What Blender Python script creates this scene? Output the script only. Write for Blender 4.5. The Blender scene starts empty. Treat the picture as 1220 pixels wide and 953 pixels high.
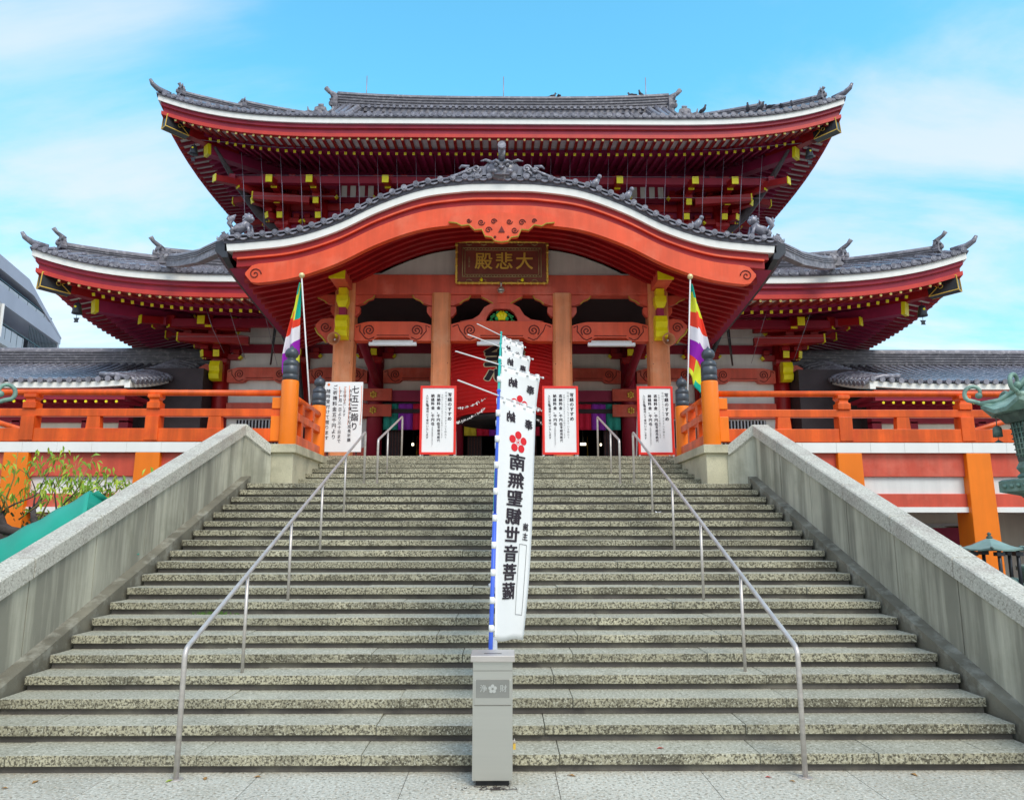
import bpy, bmesh, math, random
from mathutils import Vector, Matrix
random.seed(7)
R = math.radians
scene = bpy.context.scene
C = scene.collection

# ---------------------------------------------------------------- camera
cam = bpy.data.cameras.new('camera')
cam.sensor_width = 36.0
cam.lens = 36.0 * 891.4 / 1220.0
cam.clip_start = 0.05
cam.clip_end = 3000
camo = bpy.data.objects.new('camera', cam)
C.objects.link(camo)
camo.location = (0.08, 0.0, 1.94)
camo.rotation_euler = (math.pi/2 + 0.17386, 0, -0.0101)
scene.camera = camo

# ---------------------------------------------------------------- world: physical sky with broken high cloud
SUN_EL, SUN_AZ = R(50), R(152)     # azimuth clockwise from +Y (north of the scene)
world = bpy.data.worlds.new('World')
scene.world = world
world.use_nodes = True
wt = world.node_tree
wt.nodes.clear()
def wn(t, **k):
    n = wt.nodes.new(t)
    for a, b in k.items(): setattr(n, a, b)
    return n
sky = wn('ShaderNodeTexSky', sky_type='NISHITA')
sky.sun_disc = False
sky.sun_elevation = SUN_EL
sky.sun_rotation = SUN_AZ
sky.air_density = 1.0
sky.dust_density = 0.6
sky.ozone_density = 1.6
tc = wn('ShaderNodeTexCoord')
sep = wn('ShaderNodeSeparateXYZ')
wt.links.new(tc.outputs['Generated'], sep.inputs[0])
# flatten the view direction on to a cloud deck
addz = wn('ShaderNodeMath', operation='ADD'); addz.inputs[1].default_value = 0.22
wt.links.new(sep.outputs['Z'], addz.inputs[0])
mx = wn('ShaderNodeMath', operation='MAXIMUM'); mx.inputs[1].default_value = 0.05
wt.links.new(addz.outputs[0], mx.inputs[0])
dx = wn('ShaderNodeMath', operation='DIVIDE'); dy = wn('ShaderNodeMath', operation='DIVIDE')
wt.links.new(sep.outputs['X'], dx.inputs[0]); wt.links.new(mx.outputs[0], dx.inputs[1])
wt.links.new(sep.outputs['Y'], dy.inputs[0]); wt.links.new(mx.outputs[0], dy.inputs[1])
cmb = wn('ShaderNodeCombineXYZ')
wt.links.new(dx.outputs[0], cmb.inputs[0]); wt.links.new(dy.outputs[0], cmb.inputs[1])
mp = wn('ShaderNodeMapping'); mp.inputs['Scale'].default_value = (0.75, 1.9, 1); mp.inputs['Location'].default_value = (3.1, 0.35, 0)
mp.inputs['Rotation'].default_value = (0, 0, R(-12))
wt.links.new(cmb.outputs[0], mp.inputs['Vector'])
nz = wn('ShaderNodeTexNoise'); nz.inputs['Scale'].default_value = 1.15; nz.inputs['Detail'].default_value = 9; nz.inputs['Roughness'].default_value = 0.58
nz.inputs['Distortion'].default_value = 0.35
wt.links.new(mp.outputs[0], nz.inputs['Vector'])
# more cloud to the sides; unseen cloud added behind the camera fills light under the eaves
ax = wn('ShaderNodeMath', operation='ABSOLUTE'); wt.links.new(sep.outputs['X'], ax.inputs[0])
side = wn('ShaderNodeMapRange'); side.inputs['From Min'].default_value = 0.18; side.inputs['From Max'].default_value = 0.5
side.inputs['To Min'].default_value = -0.05; side.inputs['To Max'].default_value = 0.10
wt.links.new(ax.outputs[0], side.inputs['Value'])
back = wn('ShaderNodeMapRange'); back.inputs['From Min'].default_value = 0.3; back.inputs['From Max'].default_value = -0.4
back.inputs['To Min'].default_value = 0.0; back.inputs['To Max'].default_value = 0.30
wt.links.new(sep.outputs['Y'], back.inputs['Value'])
s1 = wn('ShaderNodeMath', operation='ADD'); s2 = wn('ShaderNodeMath', operation='ADD')
low = wn('ShaderNodeMapRange'); low.inputs['From Min'].default_value = 0.34; low.inputs['From Max'].default_value = 0.10
low.inputs['To Min'].default_value = 0.0; low.inputs['To Max'].default_value = 0.13
wt.links.new(sep.outputs['Z'], low.inputs['Value'])
rx = wn('ShaderNodeMapRange'); rx.inputs['From Min'].default_value = -0.25; rx.inputs['From Max'].default_value = 0.35; rx.inputs['To Min'].default_value = -0.8; wt.links.new(sep.outputs['X'], rx.inputs['Value'])
lr = wn('ShaderNodeMath', operation='MULTIPLY'); wt.links.new(low.outputs[0], lr.inputs[0]); wt.links.new(rx.outputs[0], lr.inputs[1])
s0 = wn('ShaderNodeMath', operation='ADD'); wt.links.new(nz.outputs['Fac'], s0.inputs[0]); wt.links.new(lr.outputs[0], s0.inputs[1])
wt.links.new(s0.outputs[0], s1.inputs[0]); wt.links.new(side.outputs[0], s1.inputs[1])
wt.links.new(s1.outputs[0], s2.inputs[0]); wt.links.new(back.outputs[0], s2.inputs[1])
cr = wn('ShaderNodeMapRange'); cr.interpolation_type = 'SMOOTHSTEP'
cr.inputs['From Min'].default_value = 0.41; cr.inputs['From Max'].default_value = 0.74
cr.inputs['To Max'].default_value = 0.85
wt.links.new(s2.outputs[0], cr.inputs['Value'])
tint = wn('ShaderNodeMix', data_type='RGBA', blend_type='MULTIPLY'); tint.inputs['Factor'].default_value = 1.0
lowdim = wn('ShaderNodeMapRange'); lowdim.inputs['From Min'].default_value = 0.08; lowdim.inputs['From Max'].default_value = 0.48
lowdim.inputs['To Min'].default_value = 0.60; lowdim.inputs['To Max'].default_value = 1.05
wt.links.new(sep.outputs['Z'], lowdim.inputs['Value'])
dimm = wn('ShaderNodeMix', data_type='RGBA', blend_type='MULTIPLY'); dimm.inputs['Factor'].default_value = 1.0
wt.links.new(sky.outputs[0], dimm.inputs['A']); wt.links.new(lowdim.outputs[0], dimm.inputs['B'])
wt.links.new(dimm.outputs['Result'], tint.inputs['A'])
SKY_TINT = (0.86, 1.90, 1.75, 1)
tint.inputs['B'].default_value = SKY_TINT
# clouds: cream low down, lavender higher up
cc = wn('ShaderNodeMix', data_type='RGBA')
cz = wn('ShaderNodeMapRange'); cz.inputs['From Min'].default_value = 0.12; cz.inputs['From Max'].default_value = 0.42
wt.links.new(sep.outputs['Z'], cz.inputs['Value'])
wt.links.new(cz.outputs[0], cc.inputs['Factor'])
CLOUD = 5.7
cc.inputs['A'].default_value = (CLOUD*0.99, CLOUD*0.90, CLOUD*0.86, 1)
cc.inputs['B'].default_value = (CLOUD*0.72, CLOUD*0.80, CLOUD*1.02, 1)
mixc = wn('ShaderNodeMix', data_type='RGBA')
wt.links.new(cr.outputs[0], mixc.inputs['Factor'])
wt.links.new(tint.outputs['Result'], mixc.inputs['A']); wt.links.new(cc.outputs['Result'], mixc.inputs['B'])
bg = wn('ShaderNodeBackground'); bg.inputs['Strength'].default_value = 0.13
wo = wn('ShaderNodeOutputWorld')
wt.links.new(mixc.outputs['Result'], bg.inputs['Color'])
wt.links.new(bg.outputs[0], wo.inputs['Surface'])

# ---------------------------------------------------------------- sun (veiled by high cloud)
sun = bpy.data.lights.new('sun', 'SUN')
sun.energy = 1.5
sun.angle = R(28)
sun.color = (1.0, 0.92, 0.80)
suno = bpy.data.objects.new('sun', sun)
C.objects.link(suno)
sd = Vector((math.sin(SUN_AZ)*math.cos(SUN_EL), math.cos(SUN_AZ)*math.cos(SUN_EL), math.sin(SUN_EL)))
suno.rotation_euler = sd.to_track_quat('Z', 'Y').to_euler()
suno.location = sd*60

scene.view_settings.view_transform = 'Standard'
scene.view_settings.look = 'None'
scene.view_settings.gamma = 1.0
scene.view_settings.use_curve_mapping = False
scene.view_settings.exposure = 0.64
scene.cycles.max_bounces = 8
scene.cycles.diffuse_bounces = 5
scene.cycles.use_denoising = True

# ---------------------------------------------------------------- materials
MATS = {}
def mat(name, col, rough=0.55, var=0.12, scale=3.0, streak=0.0, spec=0.4, metal=0.0, speck=None, bump=0.0, bscale=40.0, dirt=None, emit=None, stretch=(1,1,1), detail=5, island=0.0):
    """col: base; var: value variation by large noise; streak: vertical runs; speck: (colour, scale, amount);
    dirt: (colour, amount, scale)"""
    m = bpy.data.materials.new(name); m.use_nodes = True
    nt = m.node_tree; N = nt.nodes; L = nt.links
    b = N['Principled BSDF']
    b.inputs['Roughness'].default_value = rough
    b.inputs['Specular IOR Level'].default_value = spec
    b.inputs['Metallic'].default_value = metal
    g = N.new('ShaderNodeTexCoord'); geo = N.new('ShaderNodeNewGeometry')
    pos = geo.outputs['Position']
    cur = None
    rgb = N.new('ShaderNodeRGB'); rgb.outputs[0].default_value = (*col, 1)
    cur = rgb.outputs[0]
    def mp_(sc):
        mm = N.new('ShaderNodeMapping'); mm.inputs['Scale'].default_value = sc
        L.new(pos, mm.inputs['Vector']); return mm.outputs[0]
    def noise(sc, s, d=5, r=0.55):
        n = N.new('ShaderNodeTexNoise'); n.inputs['Scale'].default_value = s; n.inputs['Detail'].default_value = d
        n.inputs['Roughness'].default_value = r
        L.new(mp_(sc), n.inputs['Vector']); return n.outputs['Fac']
    def rng(x, a, c, lo, hi):
        r = N.new('ShaderNodeMapRange'); r.inputs['From Min'].default_value = a; r.inputs['From Max'].default_value = c
        r.inputs['To Min'].default_value = lo; r.inputs['To Max'].default_value = hi
        L.new(x, r.inputs['Value']); return r.outputs[0]
    def mul(cur, f):
        x = N.new('ShaderNodeMix'); x.data_type = 'RGBA'; x.blend_type = 'MULTIPLY'; x.inputs['Factor'].default_value = 1
        L.new(cur, x.inputs['A']); L.new(f, x.inputs['B']); return x.outputs['Result']
    def mixto(cur, fac, c):
        x = N.new('ShaderNodeMix'); x.data_type = 'RGBA'
        L.new(cur, x.inputs['A']); x.inputs['B'].default_value = (*c, 1); L.new(fac, x.inputs['Factor']); return x.outputs['Result']
    if var:
        cur = mul(cur, rng(noise(stretch, scale, detail), 0.3, 0.7, 1-var, 1+var*0.6))
    if island:
        cur = mul(cur, rng(geo.outputs['Random Per Island'], 0, 1, 1-island, 1+island*.5))
    if streak:
        cur = mul(cur, rng(noise((2.6, 2.6, 0.22), 1.2, 5, 0.65), 0.40, 0.62, 1-streak, 1.0))
    if dirt:
        cur = mixto(cur, rng(noise((1, 1, 1), dirt[2], 7, 0.62), 0.5, 0.68, 0, dirt[1]), dirt[0])
    if speck:
        sp = speck if isinstance(speck, list) else [speck]
        for q in sp:
            c, s, a = q[:3]; dd, lo, hi = q[3:] if len(q) > 3 else (2, 0.54, 0.62)
            cur = mixto(cur, rng(noise((1, 1, 1), s, dd, 0.62), lo, hi, 0, a), c)
    L.new(cur, b.inputs['Base Color'])
    if bump:
        bn = N.new('ShaderNodeBump'); bn.inputs['Strength'].default_value = bump; bn.inputs['Distance'].default_value = 0.01
        L.new(noise((1, 1, 1), bscale, 6, 0.6), bn.inputs['Height']); L.new(bn.outputs[0], b.inputs['Normal'])
    if emit:
        b.inputs['Emission Color'].default_value = (*emit[0], 1); b.inputs['Emission Strength'].default_value = emit[1]
    MATS[name] = m
    return m

M_red2   = mat('bright_red_paint', (0.60, 0.045, 0.03), 0.45, 0.15, 2.0, streak=0.12)
M_red    = mat('red_paint', (0.37, 0.008, 0.010), 0.45, 0.18, 2.0, streak=0.12)
M_beam   = mat('faded_vermilion_paint', (0.72, 0.10, 0.055), 0.5, 0.18, 1.6, streak=0.2, bump=0.08, dirt=((0.80, 0.26, 0.18), 0.4, 1.3))
M_verm   = mat('vermilion_paint', (0.86, 0.10, 0.03), 0.42, 0.10, 1.4, streak=0.14, bump=0.08, dirt=((0.90, 0.24, 0.13), 0.35, 1.1))
M_rail   = mat('orange_red_paint', (0.90, 0.125, 0.008), 0.42, 0.14, 2.5, streak=0.34, bump=0.08, dirt=((0.60, 0.05, 0.008), 0.5, 2.2))
M_orange = mat('orange_paint', (0.95, 0.215, 0.004), 0.4, 0.08, 1.5, streak=0.10)
M_col    = mat('sun_faded_orange_paint', (0.84, 0.28, 0.11), 0.5, 0.14, 1.2, streak=0.24, bump=0.08, dirt=((0.80, 0.42, 0.24), 0.4, 1.8))
M_dred   = mat('deep_red_paint', (0.30, 0.011, 0.034), 0.5, 0.2, 2.0)
M_maroon = mat('maroon_paint', (0.33, 0.018, 0.072), 0.55, 0.2, 2.0)
M_groove = mat('groove_shade_red', (0.16, 0.02, 0.015), 0.7, 0.1)  # dark red on raised tubes, standing in for shade in carved grooves
M_yel    = mat('yellow_end_paint', (0.87, 0.74, 0.008), 0.42, 0.15, 4)
M_gold   = mat('gilded_metal', (0.78, 0.50, 0.08), 0.35, 0.15, 8, metal=0.25)
M_black  = mat('black_lacquer', (0.02, 0.02, 0.022), 0.35, 0.1)
M_white  = mat('white_plaster', (0.80, 0.79, 0.76), 0.75, 0.06, 1.5, streak=0.10)
M_wband  = mat('white_eave_paint', (0.88, 0.87, 0.83), 0.6, 0.03, 2, streak=0.04)
M_plast  = mat('grey_plaster', (0.78, 0.75, 0.67), 0.8, 0.08, 1.2, streak=0.10)
M_tile   = mat('grey_roof_tile', (0.20, 0.195, 0.235), 0.27, 0.35, 5, spec=0.6, speck=((0.42, 0.41, 0.45), 9, 0.5), bump=0.15, island=.28)
M_tiled  = mat('weathered_ridge_tile', (0.20, 0.19, 0.215), 0.5, 0.4, 3, spec=0.45, speck=((0.40, 0.38, 0.40), 6, 0.55), bump=0.2, stretch=(0.5, 0.5, 5))
M_tbase  = mat('dark_tile_channel', (0.10, 0.095, 0.115), 0.45, 0.3, 4)
M_copper = mat('aged_dark_metal', (0.05, 0.055, 0.065), 0.4, 0.25, 4, metal=0.3)
M_gtop   = mat('granite_tread', (0.44, 0.425, 0.33), 0.75, 0.22, 1.3, speck=[((0.19, 0.18, 0.13), 40, 0.8, 4, 0.52, 0.60), ((0.72, 0.70, 0.59), 45, 0.6, 4, .54, .62)], bump=0.3, bscale=90, dirt=((0.22, 0.21, 0.15), 0.45, 1.3), island=.16)
M_gfront = mat('lichened_granite_nosing', (0.46, 0.425, 0.30), 0.85, 0.40, 1.2, speck=[((0.075, 0.066, 0.045), 44, 0.92, 6, 0.46, 0.56), ((0.62, 0.60, 0.47), 55, 0.7, 4, 0.56, 0.62)], bump=0.5, bscale=60, dirt=((0.09, 0.082, 0.058), 0.75, 1.8), island=.18)
M_riser  = mat('dark_concrete_riser', (0.105, 0.092, 0.082), 0.85, 0.3, 2.2, dirt=((0.24, 0.22, 0.17), 0.5, 2.0), bump=0.3)  # dark concrete tone for the set-back face below each nosing
M_cope   = mat('granite_coping', (0.56, 0.54, 0.46), 0.75, 0.08, 1.0, speck=[((0.26, 0.24, 0.19), 42, 0.75, 4, .52, .60), ((0.78, 0.77, 0.68), 50, 0.6, 4, .55, .62)], bump=0.25, bscale=90, dirt=((0.26, 0.20, 0.18), 0.5, 1.9), island=.10)
M_panel  = mat('stained_stone_panel', (0.58, 0.56, 0.44), 0.85, 0.25, 0.8, streak=0.50, dirt=((0.15, 0.15, 0.10), 0.6, 0.8), bump=0.2, bscale=70, island=.12)
M_plinth = mat('peeling_plinth', (0.19, 0.175, 0.13), 0.9, 0.35, 2, dirt=((0.42, 0.41, 0.34), 0.6, 4.5), bump=0.4)
M_moss   = mat('yellowed_granite', (0.55, 0.51, 0.36), 0.85, 0.25, 1.6, dirt=((0.12, 0.12, 0.08), 0.5, 2.0), speck=((0.35, 0.33, 0.25), 60, 0.5), bump=0.3)
M_pave   = mat('granite_paving', (0.52, 0.505, 0.425), 0.8, 0.12, 0.9, speck=[((0.20, 0.185, 0.14), 36, 0.85, 4, 0.52, 0.60), ((0.78, 0.76, 0.66), 42, 0.7, 4, .54, .62), ((0.50, 0.36, 0.22), 33, 0.3)], bump=0.35, bscale=90, dirt=((0.30, 0.28, 0.20), 0.5, 1.0), island=.08)
M_joint  = mat('dark_joint', (0.11, 0.10, 0.08), 0.95, 0.2)
M_asph   = mat('city_ground', (0.12, 0.115, 0.11), 0.9, 0.2, 0.3)
M_steel  = mat('brushed_stainless', (0.60, 0.55, 0.51), 0.42, 0.14, 3, metal=0.5, stretch=(1, 1, 8))
M_steel2 = mat('dull_stainless_panel', (0.56, 0.55, 0.50), 0.42, 0.08, 1, metal=0.75, stretch=(1, 1, 30), scale=4) if False else mat('dull_stainless_panel', (0.56, 0.545, 0.50), 0.38, 0.035, 3, metal=0.8, stretch=(0.3, 0.3, 6))
M_plate  = mat('etched_plate', (0.30, 0.295, 0.27), 0.5, 0.08, 4, metal=0.6)
M_etch   = mat('etched_lettering', (0.55, 0.55, 0.52), 0.5, 0.0, metal=0.5)
M_cloth  = mat('white_banner_cloth', (0.90, 0.90, 0.89), 0.85, 0.04, 2)
M_ink    = mat('black_ink', (0.035, 0.025, 0.035), 0.8, 0.0)
M_ink2   = mat('grey_ink', (0.30, 0.30, 0.30), 0.8, 0.0)
M_inkr   = mat('orange_ink', (0.80, 0.22, 0.08), 0.8, 0.0)
M_fl     = mat('red_print', (0.78, 0.02, 0.03), 0.8, 0.0)
M_blue   = mat('blue_plastic_pole', (0.06, 0.14, 0.68), 0.4, 0.08)
M_teal   = mat('teal_plastic_pole', (0.03, 0.45, 0.40), 0.4, 0.08)
M_wpole  = mat('white_plastic_pole', (0.75, 0.75, 0.76), 0.4, 0.05)
M_cap    = mat('grey_metal_post_cap', (0.075, 0.085, 0.10), 0.38, 0.25, 6, metal=0.35)
M_paper  = mat('white_paper', (0.86, 0.86, 0.86), 0.7, 0.03, 2)
M_frame  = mat('red_board_frame', (0.80, 0.03, 0.02), 0.4, 0.05)
M_wood   = mat('dark_brown_wood', (0.10, 0.035, 0.028), 0.6, 0.3, 3, stretch=(1, 1, 6))
M_plaq   = mat('reddish_brown_board', (0.20, 0.040, 0.022), 0.5, 0.25, 3)
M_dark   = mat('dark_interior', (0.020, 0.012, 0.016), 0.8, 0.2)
M_dark2  = mat('dark_lattice_wood', (0.05, 0.035, 0.04), 0.7, 0.2)
M_lant   = mat('red_paper_lantern', (0.80, 0.010, 0.012), 0.6, 0.08, 1, stretch=(1, 1, 8))
M_cream  = mat('cream_outline', (0.75, 0.66, 0.42), 0.7, 0.0)
M_bronze = mat('verdigris_bronze', (0.20, 0.33, 0.27), 0.6, 0.35, 5, metal=0.25, dirt=((0.42, 0.55, 0.46), 0.7, 4.0))
M_bronzd = mat('dark_bronze', (0.10, 0.15, 0.135), 0.55, 0.3, 8, metal=0.35, dirt=((0.22, 0.30, 0.25), 0.5, 9.0), bump=0.3)
M_pat    = mat('pale_patina', (0.22, 0.34, 0.31), 0.6, 0.2, 4, metal=0.15)
M_tarp   = mat('green_tarpaulin', (0.02, 0.36, 0.26), 0.45, 0.12, 1.5, bump=0.3, bscale=12)
M_bark   = mat('dark_bark', (0.07, 0.055, 0.05), 0.9, 0.35, 12, bump=0.6, bscale=30)
M_leaf   = mat('young_leaf', (0.20, 0.36, 0.03), 0.5, 0.35, 14)
M_leaf2  = mat('yellow_green_leaf', (0.42, 0.52, 0.05), 0.5, 0.3, 14)
M_leafd  = mat('dark_shrub_leaf', (0.04, 0.08, 0.02), 0.6, 0.4, 14)
M_bwall  = mat('grey_tiled_facade', (0.50, 0.50, 0.58), 0.7, 0.08, 0.5)
M_bwal2  = mat('pale_concrete', (0.55, 0.56, 0.60), 0.7, 0.08, 0.5)
M_glass  = mat('dark_window_glass', (0.03, 0.035, 0.045), 0.08, 0.05, spec=0.8)
M_tube   = mat('white_lamp_cover', (0.86, 0.87, 0.90), 0.35, 0.0)
M_lit    = mat('lit_lamp', (0.9, 0.85, 0.7), 0.4, 0.0, emit=((1.0, 0.85, 0.6), 2.5))
M_horn   = mat('brown_horn', (0.62, 0.27, 0.13), 0.45, 0.15)
M_green  = mat('green_carving_paint', (0.03, 0.36, 0.10), 0.5, 0.2)
M_net    = mat('thin_steel_wire', (0.32, 0.29, 0.36), 0.4, 0.0, metal=0.5)
M_cY = mat('yellow_curtain', (0.75, 0.62, 0.05), 0.85, 0.1); M_cG = mat('green_curtain', (0.03, 0.32, 0.26), 0.85, 0.1)
M_cP = mat('purple_curtain', (0.32, 0.04, 0.50), 0.85, 0.1); M_cR = mat('crimson_curtain', (0.68, 0.015, 0.06), 0.85, 0.1)
F_teal = mat('teal_flag_cloth', (0.0, 0.40, 0.30), 0.8, 0.08); F_yel = mat('yellow_green_flag_cloth', (0.68, 0.72, 0.04), 0.8, 0.08)
F_red = mat('red_flag_cloth', (0.80, 0.05, 0.02), 0.8, 0.08); F_whi = mat('white_flag_cloth', (0.80, 0.78, 0.84), 0.8, 0.05)
F_pur = mat('purple_flag_cloth', (0.30, 0.01, 0.42), 0.8, 0.08)

# ---------------------------------------------------------------- object helpers
def tag(o, label=None, cat=None, group=None, kind=None):
    if label: o['label'] = label
    if cat: o['category'] = cat
    if group: o['group'] = group
    if kind: o['kind'] = kind
    return o
def thing(name, label, cat, loc=(0, 0, 0), rz=0.0, group=None):
    o = bpy.data.objects.new(name, None); C.objects.link(o)
    o.location = loc; o.rotation_euler = (0, 0, rz); o.empty_display_size = 0.2
    return tag(o, label, cat, group)
def copy_tree(o, parent=None):
    c = o.copy(); C.objects.link(c)
    if parent: c.parent = parent
    for ch in KIDS.get(o.name, []):
        k = copy_tree(ch, c)
        KIDS.setdefault(c.name, []).append(k)
    return c
KIDS = {}

class MB:
    def __init__(self, mats=None):
        self.v = []; self.f = []; self.m = []; self.s = []
        self.mats = mats if isinstance(mats, (list, tuple)) else [mats]
        self.cur = 0; self.smooth = False
    def mi(self, m):
        if m is None: return self.cur
        if m not in self.mats: self.mats.append(m)
        return self.mats.index(m)
    def add(self, vs, fs, m=None, smooth=False):
        b = len(self.v); self.v += [tuple(x) for x in vs]; k = self.mi(m)
        for f in fs:
            self.f.append([b+i for i in f]); self.m.append(k); self.s.append(smooth)
    def box(self, x0, x1, y0, y1, z0, z1, m=None, top=None, front=None):
        vs = [(x0,y0,z0),(x1,y0,z0),(x1,y1,z0),(x0,y1,z0),(x0,y0,z1),(x1,y0,z1),(x1,y1,z1),(x0,y1,z1)]
        b = len(self.v); self.v += vs; k = self.mi(m)
        for i, f in enumerate([(0,3,2,1),(4,5,6,7),(0,1,5,4),(1,2,6,5),(2,3,7,6),(3,0,4,7)]):
            self.f.append([b+j for j in f])
            kk = k
            if i == 1 and top is not None: kk = self.mi(top)
            if i == 2 and front is not None: kk = self.mi(front)
            self.m.append(kk); self.s.append(False)
    def bar(self, p, q, w, h=None, m=None, up=(0,0,1)):
        """box from p to q, width w, height h (centred)"""
        h = h or w; p = Vector(p); q = Vector(q); d = (q-p).normalized()
        s = d.cross(Vector(up))
        if s.length < 1e-4: s = d.cross(Vector((0, 1, 0)))
        s.normalize(); u = s.cross(d)
        vs = []
        for c in (p, q):
            for a, b in ((-1,-1),(1,-1),(1,1),(-1,1)):
                vs.append(c + s*a*w/2 + u*b*h/2)
        self.add(vs, [(0,3,2,1),(4,5,6,7),(0,1,5,4),(1,2,6,5),(2,3,7,6),(3,0,4,7)][0:6], m)
    def tube(self, pts, r, n=8, m=None, cap=True, smooth=True):
        pts = [Vector(p) for p in pts]; rs = r if isinstance(r, (list, tuple)) else [r]*len(pts)
        vs = []; fs = []; u = None
        for i, p in enumerate(pts):
            d = (pts[min(i+1, len(pts)-1)] - pts[max(i-1, 0)]).normalized()
            if u is None:
                u = d.cross(Vector((0, 0, 1)))
                if u.length < 1e-3: u = Vector((1, 0, 0))
            u = (u - d*u.dot(d)).normalized(); w = d.cross(u)
            for k in range(n):
                a = 2*math.pi*k/n; vs.append(p + (u*math.cos(a) + w*math.sin(a))*rs[i])
        for i in range(len(pts)-1):
            for k in range(n):
                a = i*n+k; b = i*n+(k+1) % n
                fs.append((a, b, b+n, a+n))
        self.add(vs, fs, m, smooth)
        if cap:
            b = len(self.v)-len(vs); kk = self.mi(m)
            self.f.append([b+k for k in range(n)][::-1]); self.m.append(kk); self.s.append(False)
            self.f.append([b+(len(pts)-1)*n+k for k in range(n)]); self.m.append(kk); self.s.append(False)
    def cyl(self, p, q, r, n=16, m=None, r2=None):
        self.tube([p, q], [r, r if r2 is None else r2], n, m)
    def lathe(self, prof, c=(0,0,0), n=16, m=None, smooth=True, sq=0):
        """prof: (r, z) list; revolved about z through c"""
        vs = []; fs = []
        for r, z in prof:
            for k in range(n):
                a = 2*math.pi*(k+0.5)/n; vs.append((c[0]+r*math.cos(a), c[1]+r*math.sin(a), c[2]+z))
        for i in range(len(prof)-1):
            for k in range(n):
                a = i*n+k; b = i*n+(k+1) % n; fs.append((a, b, b+n, a+n))
        fs.append(tuple(range(n))[::-1]); fs.append(tuple((len(prof)-1)*n+k for k in range(n)))
        self.add(vs, fs, m, smooth)
    def prism(self, poly, axis, a, b, m=None, smooth=False):
        """poly in the plane normal to axis ('y': (x,z); 'x': (y,z); 'z': (x,y)) extruded from a to b"""
        def P(p, t):
            return (p[0], t, p[1]) if axis == 'y' else ((t, p[0], p[1]) if axis == 'x' else (p[0], p[1], t))
        n = len(poly)
        vs = [P(p, a) for p in poly] + [P(p, b) for p in poly]
        self.add(vs, [tuple(range(n)), tuple(range(n, 2*n))[::-1]], m)
        self.add(vs, [(i, i+n, (i+1) % n+n, (i+1) % n) for i in range(n)], m, smooth)
    def grid(self, P, nu, nv, m=None, smooth=True, flip=False):
        vs = [P(i/nu, j/nv) for j in range(nv+1) for i in range(nu+1)]
        fs = []
        for j in range(nv):
            for i in range(nu):
                a = j*(nu+1)+i; q = (a, a+1, a+nu+2, a+nu+1)
                fs.append(q[::-1] if flip else q)
        self.add(vs, fs, m, smooth)
    def sweep(self, secs, m=None, smooth=False, close=True, cap=True):
        """secs: list of rings (lists of points of equal length)"""
        n = len(secs[0]); vs = [p for s in secs for p in s]; fs = []
        for i in range(len(secs)-1):
            for k in range(n if close else n-1):
                a = i*n+k; b = i*n+(k+1) % n; fs.append((a, b, b+n, a+n))
        if cap and close:
            fs.append(tuple(range(n))[::-1]); fs.append(tuple((len(secs)-1)*n+k for k in range(n)))
        self.add(vs, fs, m, smooth)
    def ball(self, c, r, m=None, n=10, sc=(1,1,1)):
        prof = [(max(1e-3, math.sin(math.pi*i/n))*r, -math.cos(math.pi*i/n)*r) for i in range(n+1)]
        b = len(self.v)
        self.lathe(prof, (0,0,0), max(8, n+2), m)
        for i in range(b, len(self.v)):
            v = self.v[i]; self.v[i] = (c[0]+v[0]*sc[0], c[1]+v[1]*sc[1], c[2]+v[2]*sc[2])
    def spiral(self, c, R0, turns=1.6, s=1, m=None, r=0.012, axis='y', ph=0.0, tail=None):
        pts = []; n = int(turns*14)
        if tail: pts += [tail]
        for i in range(n+1):
            t = i/n; rr = R0*(1-t*0.88); a = ph + s*t*turns*2*math.pi
            x, z = rr*math.cos(a), rr*math.sin(a)
            pts.append((c[0]+x, c[1], c[2]+z) if axis == 'y' else (c[0], c[1]+x, c[2]+z))
        self.tube(pts, r, 5, m)
    def build(self, name, parent=None, bevel=0.0, label=None, kind=None, subd=0):
        me = bpy.data.meshes.new(name); me.from_pydata(self.v, [], self.f)
        for m in self.mats: me.materials.append(m)
        me.polygons.foreach_set('material_index', self.m); me.polygons.foreach_set('use_smooth', self.s)
        me.update()
        bm = bmesh.new(); bm.from_mesh(me); bmesh.ops.recalc_face_normals(bm, faces=bm.faces); bm.to_mesh(me); bm.free()
        o = bpy.data.objects.new(name, me); C.objects.link(o)
        if parent is not None:
            o.parent = parent; KIDS.setdefault(parent.name, []).append(o)
        if bevel:
            b = o.modifiers.new('bevel', 'BEVEL'); b.width = bevel; b.segments = 2; b.limit_method = 'ANGLE'; b.angle_limit = R(40)
        if label: o['label'] = label
        if kind: o['kind'] = kind
        return o
def put(parent, o):
    o.parent = parent; KIDS.setdefault(parent.name, []).append(o); return o

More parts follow.
